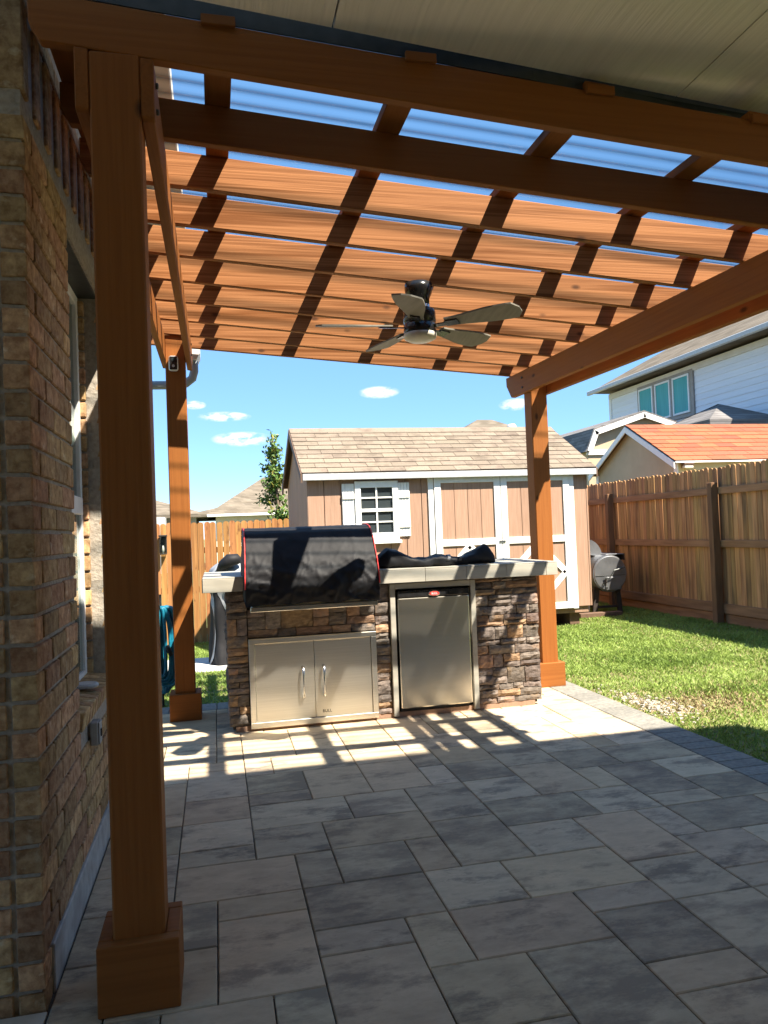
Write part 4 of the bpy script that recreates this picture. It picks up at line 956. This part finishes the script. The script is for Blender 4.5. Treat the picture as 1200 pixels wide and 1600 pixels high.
b = bmesh.new(); tube(b, [(-.36, 6.04, .40), (-.375, 6.03, .44), (-.385, 6.03, .48)], [.016, .018, .014], 10); obj('nozzle', b, 'black_matte', hs, smooth=True)

sc_ = thing('security_camera', 'small white security camera with black face on the pergola post', 'security camera', (-.255, 5.585, 2.55))
b = B(-.289, -.222, 5.545, 5.588, 2.497, 2.607, .018, 4); obj('housing', b, 'white_paint', sc_, smooth=True)
b = B(-.282, -.229, 5.5405, 5.552, 2.505, 2.600, .0055, 2); fce = obj('face', b, 'black_plastic', sc_)
b = bmesh.new(); lathe(b, [(.014, 5.537), (.014, 5.5405)], (-.2555, 0, 2.575), 16, 'y'); obj('lens', b, 'pane', fce)
b = bmesh.new(); lathe(b, [(.010, 5.538), (.010, 5.5405)], (-.2555, 0, 2.53), 16, 'y'); obj('sensor', b, 'trim_grey', fce)

ds = thing('downspout', 'grey gutter downspout elbow curving behind the far left pergola post', 'downspout', (-.95, 6.12, -.05))
b = bmesh.new(); tube(b, [(-.125, 6.14, 2.70), (-.125, 6.14, 2.62), (-.14, 6.14, 2.565), (-.19, 6.14, 2.525), (-.28, 6.14, 2.51), (-.6, 6.14, 2.505), (-.9, 6.14, 2.50), (-.94, 6.14, 2.46), (-.95, 6.14, 2.4), (-.95, 6.14, -.045)], .034, 14); obj('pipe', b, 'sky_pipe', ds, smooth=True)
b = bmesh.new(); prism(b, [(-.17, 2.82), (-.165, 2.715), (-.13, 2.70), (-.10, 2.705), (-.075, 2.76), (-.075, 2.82)], 'y', 6.075, 6.34); obj('gutter_end', b, 'white_paint', ds)

# ------------------------------------------------------------------ neighbours
def gable_prism(name, parent, m, poly, axis, a, b_):
    b = bmesh.new(); prism(b, poly, axis, a, b_); return obj(name, b, m, parent)
# orange roofed shed beyond the side fence
os_ = thing('orange_roof_shed', 'tan shed with orange shingle roof and white trim behind the side fence', 'shed', (8.6, 11.7, -.45))
oy0, oy1, oym, oze, ozp = 10.42, 12.95, 11.69, 2.24, 2.93
gable_prism('wall', os_, 'tan_wall', [(oy0, -.5), (oy1, -.5), (oy1, oze), (oym, ozp-.03), (oy0, oze)], 'x', 7.06, 11.2)
boxo('front_wall', 'yellow_wall', os_, 7.061, 11.2, oy0-.012, oy0-.001, -.5, oze-.01, .002)
boxo('wall_seam', 'trim_brown', os_, 7.05, 7.059, oy0+.05, oy1-.05, 1.995, 2.003, .001)
oa = math.atan2(ozp-oze, oym-oy0); oe_y = oy0-.10; oe_z = oze-.10*math.tan(oa)+.02
b = bmesh.new(); prism(b, [(oe_y, oe_z), (oym, ozp+.02), (oy1+.1, oe_z), (oy1+.1, oe_z-.03), (oym, ozp-.012), (oe_y, oe_z-.03)], 'x', 6.95, 11.3); orf = obj('roof', b, 'trim_brown', os_)
osl = math.hypot(oym-oe_y, ozp+.02-oe_z); shingle_field(orf, 'shingle_orange', 6.94, 10.9, oe_y-.015, oe_z+.002, oa, 9, osl/9, .33, 8)
for sgn, ye in ((1, oe_y), (-1, oy1+.1)):
    b = bmesh.new(); prism(b, [(ye, oe_z-.115), (oym, ozp-.10), (oym, ozp+.0), (ye, oe_z-.012)], 'x', 6.93, 6.949); obj('rake_trim', b, 'white_paint', orf)
boxo('corner_trim', 'white_paint', os_, 7.035, 7.0595, oy0-.02, oy0+.07, -.4, oze-.06, .002); boxo('corner_trim', 'white_paint', os_, 7.035, 7.0595, oy1-.08, oy1, -.4, oze-.06, .002)
boxo('eave_trim', 'white_paint', os_, 6.955, 11.28, oe_y-.012, oe_y-.001, oe_z-.03, oe_z-.002, .001)
wl_ = thing('wall_light', 'small brass and glass wall light on the orange roofed shed corner', 'wall light', (7.16, 10.36, 2.05))
boxo('plate', 'black_matte', wl_, 7.12, 7.26, 10.385, 10.4075, 2.10, 2.20, .004); boxo('shade', 'lamp_glass', wl_, 7.11, 7.27, 10.31, 10.384, 2.09, 2.14, .01); boxo('hood', 'trim_brown', wl_, 7.10, 7.28, 10.30, 10.384, 2.1415, 2.175, .006)
# gambrel barn shed
gs = thing('gambrel_shed', 'tan barn style shed with grey gambrel roof and white trim beyond the fence', 'shed', (10.5, 18.5, -.5))
gp = [(8.95, 3.08), (9.16, 3.58), (10.55, 4.02), (11.94, 3.58), (12.15, 3.08)]
gable_prism('wall', gs, 'tan_wall', [(9.05, -.5), (12.05, -.5)]+[(gp[4][0]-.1, 3.08), (gp[3][0]-.03, 3.54), (10.55, 3.97), (gp[1][0]+.03, 3.54), (gp[0][0]+.1, 3.08)], 'y', 17.0, 21.5)
outer = [(x_, z_+.05) for x_, z_ in gp]; gable_prism('roof', gs, 'roof_far_grey', [(8.9, 3.05)]+outer+[(12.2, 3.05)]+[(12.1, 3.05), (11.92, 3.56), (10.55, 4.0), (9.18, 3.56), (9.0, 3.05)], 'y', 16.85, 21.6)
for A, C in zip(gp, gp[1:]):
    b = bmesh.new(); A_, C_ = Vector(A), Vector(C); d = (C_-A_).normalized(); n_ = Vector((d.y, -d.x))*.13; prism(b, [tuple(A_), tuple(C_), tuple(C_+n_), tuple(A_+n_)], 'y', 16.82, 16.845); obj('rake_trim', b, 'white_paint', gs)
boxo('gable_trim', 'white_paint', gs, 9.0, 12.1, 16.955, 16.999, 2.98, 3.10, .003)
# houses
def hip(parent, name, m, x0, x1, y0, y1, ze, zr, along='x', t=.18):
    b = bmesh.new(); run = (y1-y0)/2 if along == 'x' else (x1-x0)/2
    if along == 'x': r0, r1 = (x0+run, (y0+y1)/2, zr), (x1-run, (y0+y1)/2, zr)
    else: r0, r1 = ((x0+x1)/2, y0+run, zr), ((x0+x1)/2, y1-run, zr)
    lo = [b.verts.new(p) for p in ((x0, y0, ze-t), (x1, y0, ze-t), (x1, y1, ze-t), (x0, y1, ze-t))]; up = [b.verts.new(p) for p in ((x0, y0, ze), (x1, y0, ze), (x1, y1, ze), (x0, y1, ze))]
    A, C = b.verts.new(r0), b.verts.new(r1)
    for k in range(4): b.faces.new((lo[k], lo[(k+1) % 4], up[(k+1) % 4], up[k]))
    b.faces.new(lo[::-1])
    if along == 'x': fs = ((up[0], up[1], C, A), (up[1], up[2], C), (up[2], up[3], A, C), (up[3], up[0], A))
    else: fs = ((up[0], up[1], A), (up[1], up[2], C, A), (up[2], up[3], C), (up[3], up[0], A, C))
    for f in fs: b.faces.new(f)
    return obj(name, b, m, parent)
def far_window(parent, x0, x1, y, z0, z1):
    w_ = boxo('window', 'white_paint', parent, x0, x1, y-.05, y-.001, z0, z1, .01); boxo('pane', 'pane_dark', w_, x0+.07, x1-.07, y-.06, y-.0505, z0+.07, z1-.07, .002)
h1 = thing('hip_roof_house', 'low house with tan hip roof beyond the back fence beside a grey porch', 'house', (-7, 46, -.5))
obj('wall', B(-15, -1.0, 42.6, 50, -.5, 2.6), 'grey_wall', h1); hip(h1, 'roof', 'roof_far_tan', -15.5, -.45, 42, 50.6, 2.62, 4.05)
far_window(h1, -4.2, -2.8, 42.6, .9, 2.1); far_window(h1, -8.2, -6.4, 42.6, .9, 2.1)
obj('porch', B(-3.35, -2.55, 40.8, 42.5, -.5, 2.45, .02), 'trim_grey', h1)
h2 = thing('tall_hip_house', 'house with large tan hip roof rising behind the leafy tree', 'house', (6, 48, -.5))
obj('wall', B(.05, 13, 42.6, 54, -.5, 2.55), 'cream_wall', h2); hip(h2, 'roof', 'roof_far_tan', -.4, 13.5, 42, 48.6, 2.6, 4.78); hip(h2, 'rear_roof', 'roof_far_tan', -1.6, 9, 43.0, 52.5, 2.6, 3.78)
boxo('gutter', 'white_paint', h2, -.42, 13.5, 41.86, 41.999, 2.42, 2.56, .02); far_window(h2, 1.3, 3.1, 42.6, .9, 2.1); far_window(h2, 5.2, 7, 42.6, .9, 2.1)
h3 = thing('vented_hip_house', 'house with tan hip roof and roof vents behind the garden shed', 'house', (13.5, 36, -.5))
obj('wall', B(7.6, 19.4, 30.6, 41.4, -.5, 3.4), 'cream_wall', h3); r3 = hip(h3, 'roof', 'roof_far_tan', 7.1, 19.9, 30, 42, 3.42, 6.75)
b = bmesh.new(); lathe(b, [(.22, 5.95), (.24, 6.15), (.16, 6.28), (.02, 6.3)], (14.3, 34.4, 0), 16); obj('turbine_vent', b, 'white_paint', r3, smooth=True)
b = bmesh.new(); lathe(b, [(.12, 5.7), (.12, 6.05)], (12.1, 34.0, 0), 10); obj('vent_pipe', b, 'trim_brown', r3)
far_window(h3, 10, 11.5, 30.6, 1, 2.3); far_window(h3, 14, 15.5, 30.6, 1, 2.3)
h4 = thing('white_siding_house', 'two storey white lap siding house with triple window beyond the side fence', 'house', (18, 15, -.5))
HX = 13.0
obj('wall', B(HX+.03, 24, 4.5, 22.8, -.5, 5.55), 'lap_white', h4); hip(h4, 'roof', 'roof_far_tan', HX-.5, 24.6, 3.9, 23.15, 5.72, 9.3, 'y', .06)
lm = bmesh.new(); z0 = 0; hexa(lm, [(-.022, 0, 0), (0, 0, 0), (0, 18.3, 0), (-.022, 18.3, 0), (-.006, 0, .172), (0, 0, .172), (0, 18.3, .172), (-.006, 18.3, .172)]); lme = mesh_of('lap_board', lm, 'lap_white')
for k in range(15): inst('lap_board', lme, h4, (HX+.028, 4.5, 3.02+k*.170))
boxo('gutter', 'trim_grey', h4, HX-.61, HX-.505, 3.8, 23.2, 5.60, 5.735, .02); boxo('corner_board', 'white_paint', h4, HX-.015, HX+.029, 22.68, 22.82, -.5, 5.5, .005); boxo('frieze', 'cream_wall', h4, HX-.03, HX+.005, 4.5, 22.79, 5.40, 5.57, .004)
tw_ = obj('window', B(HX-.04, HX+.004, 18.25, 21.05, 4.16, 5.46, .01), 'window_trim', h4)
for (y0, y1) in ((18.40, 19.17), (19.30, 20.05), (20.18, 20.93)):
    fw = bmesh.new()
    for (a, c, d, e) in ((y0, y0+.05, 4.28, 5.36), (y1-.05, y1, 4.28, 5.36), (y0+.0505, y1-.0505, 5.31, 5.36), (y0+.0505, y1-.0505, 4.28, 4.33)): box(fw, HX-.075, HX-.0405, a, c, d, e)
    obj('frame', fw, 'white_paint', tw_); boxo('pane', 'teal_blind', tw_, HX-.055, HX-.0415, y0+.051, y1-.051, 4.331, 5.309, .001)
h5 = thing('dark_roof_outbuilding', 'small outbuilding with dark grey pyramid roof beside the white sided house', 'outbuilding', (12.0, 15.6, -.5))
obj('wall', B(11.0, 12.5, 14.9, 16.4, -.5, 3.45), 'cream_wall', h5); hip(h5, 'roof', 'roof_far_grey', 10.75, 12.85, 14.6, 16.75, 3.50, 4.02)

# ------------------------------------------------------------------ tree behind the back fence
tree = thing('young_tree', 'young leafy tree growing beyond the back fence beside the shed', 'tree', (.98, 12.9, -.5))
tq = random.Random(9); b = bmesh.new(); tops = []
trunk = [Vector((1.03+.03*math.sin(k*1.3), 12.95, -.5+k*.385)) for k in range(10)]
tube(b, trunk, [.05-.0042*k for k in range(10)], 8)
limbs = []
for k in range(34):
    base = trunk[4]+(trunk[9]-trunk[4])*tq.uniform(0, 1); a = tq.uniform(0, 6.28); l = tq.uniform(.16, .46)*max(.25, 1.25-.62*(base.z-1.1)); d = Vector((math.cos(a), math.sin(a), tq.uniform(.2, 1.1))).normalized()
    p = [base, base+d*l*.5+Vector((0, 0, .02)), base+d*l]; limbs.append(p); tube(b, p, [.012, .008, .003], 5)
obj('trunk', b, 'bark', tree, smooth=True)
vv, ff, mi = [], [], []
def leaf(c, s):
    a = Vector((tq.gauss(0, 1), tq.gauss(0, 1), tq.gauss(0, 1))).normalized(); e = a.orthogonal().normalized(); f = a.cross(e); th = tq.uniform(0, 6.28); e, f = e*math.cos(th)+f*math.sin(th), f*math.cos(th)-e*math.sin(th); i = len(vv)
    vv.extend([c-e*s, c+f*s*.42, c+e*s, c-f*s*.42]); ff.append((i, i+1, i+2, i+3)); mi.append(1 if tq.random() < .16 else 0)
for p in limbs+[[trunk[7], trunk[8], trunk[9]]]*2:
    for k in range(80):
        t = tq.uniform(.25, 1.1); c = p[0]+(p[2]-p[0])*t+Vector((tq.gauss(0, .06), tq.gauss(0, .06), tq.gauss(0, .05))); leaf(c, tq.uniform(.028, .055))
me = bpy.data.meshes.new('crown'); me.from_pydata(vv, [], ff); me.materials.append(MATS['leaf']); me.materials.append(MATS['leaf_yellow'])
for p, k in zip(me.polygons, mi): p.material_index = k
inst('crown', me, tree, (0, 0, 0))

# ------------------------------------------------------------------ grass
rs = np.random.RandomState(4)
def lawn_zv(x, y):
    def ss(t): t = np.clip(t, 0, 1); return t*t*(3-2*t)
    return -.035 - .29*ss((y-6.6)/5.6)*ss((3.9-x)/3.4)
def patch(x, y):      # bare dry patch beside the patio edge
    return np.exp(-(((x-3.45-.12*np.sin(y*5))/.50)**2+((y-4.82)/.26)**2)) + .8*np.exp(-(((x-3.02)/.13)**2+((y-4.95)/.36)**2)) + .35*np.exp(-(((x-3.3)/.5)**2+((y-6.9)/.3)**2))
def blades(name, regions, m, hmin, hmax, label, keep):
    X, Y = [], []
    for (x0, x1, y0, y1, dens) in regions:
        n = int((x1-x0)*(y1-y0)*dens); X.append(rs.uniform(x0, x1, n)); Y.append(rs.uniform(y0, y1, n))
    X = np.concatenate(X); Y = np.concatenate(Y); k = keep(X, Y); X, Y = X[k], Y[k]; n = len(X)
    Z = lawn_zv(X, Y)-.004; a = rs.uniform(0, 2*np.pi, n); h = rs.uniform(hmin, hmax, n)*(.75+.5*np.clip(np.sin(X*3.1+Y*1.7)*np.sin(Y*2.3-X), 0, 1)); w = rs.uniform(.0022, .0045, n)*(1+.10*Y); ln_ = rs.uniform(.2, 1.3, n)*h; b_ = rs.uniform(0, 2*np.pi, n)
    P = np.zeros((n, 5, 3)); ca_, sa_ = np.cos(a), np.sin(a); lx, ly = np.cos(b_)*ln_, np.sin(b_)*ln_
    P[:, 0] = np.stack([X-ca_*w, Y-sa_*w, Z], 1); P[:, 1] = np.stack([X+ca_*w, Y+sa_*w, Z], 1)
    P[:, 2] = np.stack([X+ca_*w*.8+lx*.35, Y+sa_*w*.8+ly*.35, Z+h*.6], 1); P[:, 3] = np.stack([X+lx, Y+ly, Z+h], 1); P[:, 4] = np.stack([X-ca_*w*.8+lx*.35, Y-sa_*w*.8+ly*.35, Z+h*.6], 1)
    me = bpy.data.meshes.new(name); me.vertices.add(n*5); me.vertices.foreach_set('co', P.reshape(-1)); me.loops.add(n*5); me.loops.foreach_set('vertex_index', np.arange(n*5)); me.polygons.add(n); me.polygons.foreach_set('loop_start', np.arange(n)*5); me.polygons.foreach_set('loop_total', np.full(n, 5)); me.materials.append(MATS[m]); me.update(); me.validate()
    o = stuff(link(bpy.data.objects.new(name, me))); o['label'] = label; o['category'] = 'grass'; return o
def clear(x, y):
    k = ~((x > SX0-.02) & (x < SX1+.02) & (y > SY0-.02) & (y < SY1)) & ~((x > -.76) & (x < 1.04) & (y > 7.94) & (y < 8.93))
    return k & ~((x < 2.805) & (y < PATIO_Y1+.24))
REG = [(2.80, 6.22, 2.6, 5.2, 3600), (2.80, 6.22, 5.2, 9.1, 2700), (4.79, 6.22, 9.1, 11.9, 2200), (-2.0, 4.8, 6.07, 7.4, 2600), (-2.0, 1.1, 7.4, 11.95, 2300), (1.1, 4.8, 7.4, 9.1, 1200)]
blades('grass', REG, 'grass_blade', .018, .048, 'green lawn grass with uneven blades around the patio', lambda x, y: clear(x, y) & (rs.uniform(0, 1, len(x)) > 1.15*patch(x, y)) & (rs.uniform(0, 1, len(x)) < .92))
blades('dry_grass', [(2.80, 6.2, 2.6, 9.0, 700), (2.82, 4.4, 4.3, 5.4, 3000), (-2, 1.1, 6.1, 8, 200)], 'straw', .012, .034, 'dry straw coloured grass scattered through the lawn', lambda x, y: clear(x, y) & (rs.uniform(0, 1, len(x)) < .22+1.1*patch(x, y)))
gq = random.Random(6); b = bmesh.new()
for k in range(420):
    x = 3.03+gq.gauss(0, .10); y = 4.95+gq.gauss(0, .25)
    if x < 2.83: continue
    s = gq.uniform(.006, .016); z = -.035; m_ = Matrix.Translation((x, y, z+s*.2)) @ Matrix.Rotation(gq.uniform(0, 3), 4, 'Z') @ Matrix.Diagonal((s*gq.uniform(.8, 1.4), s, s*.6, 1))
    bmesh.ops.create_icosphere(b, subdivisions=1, radius=1, matrix=m_)
g_ = stuff(obj('gravel', b, 'gravel')); g_['label'] = 'pale gravel scattered on the bare patch beside the patio edge'; g_['category'] = 'gravel'
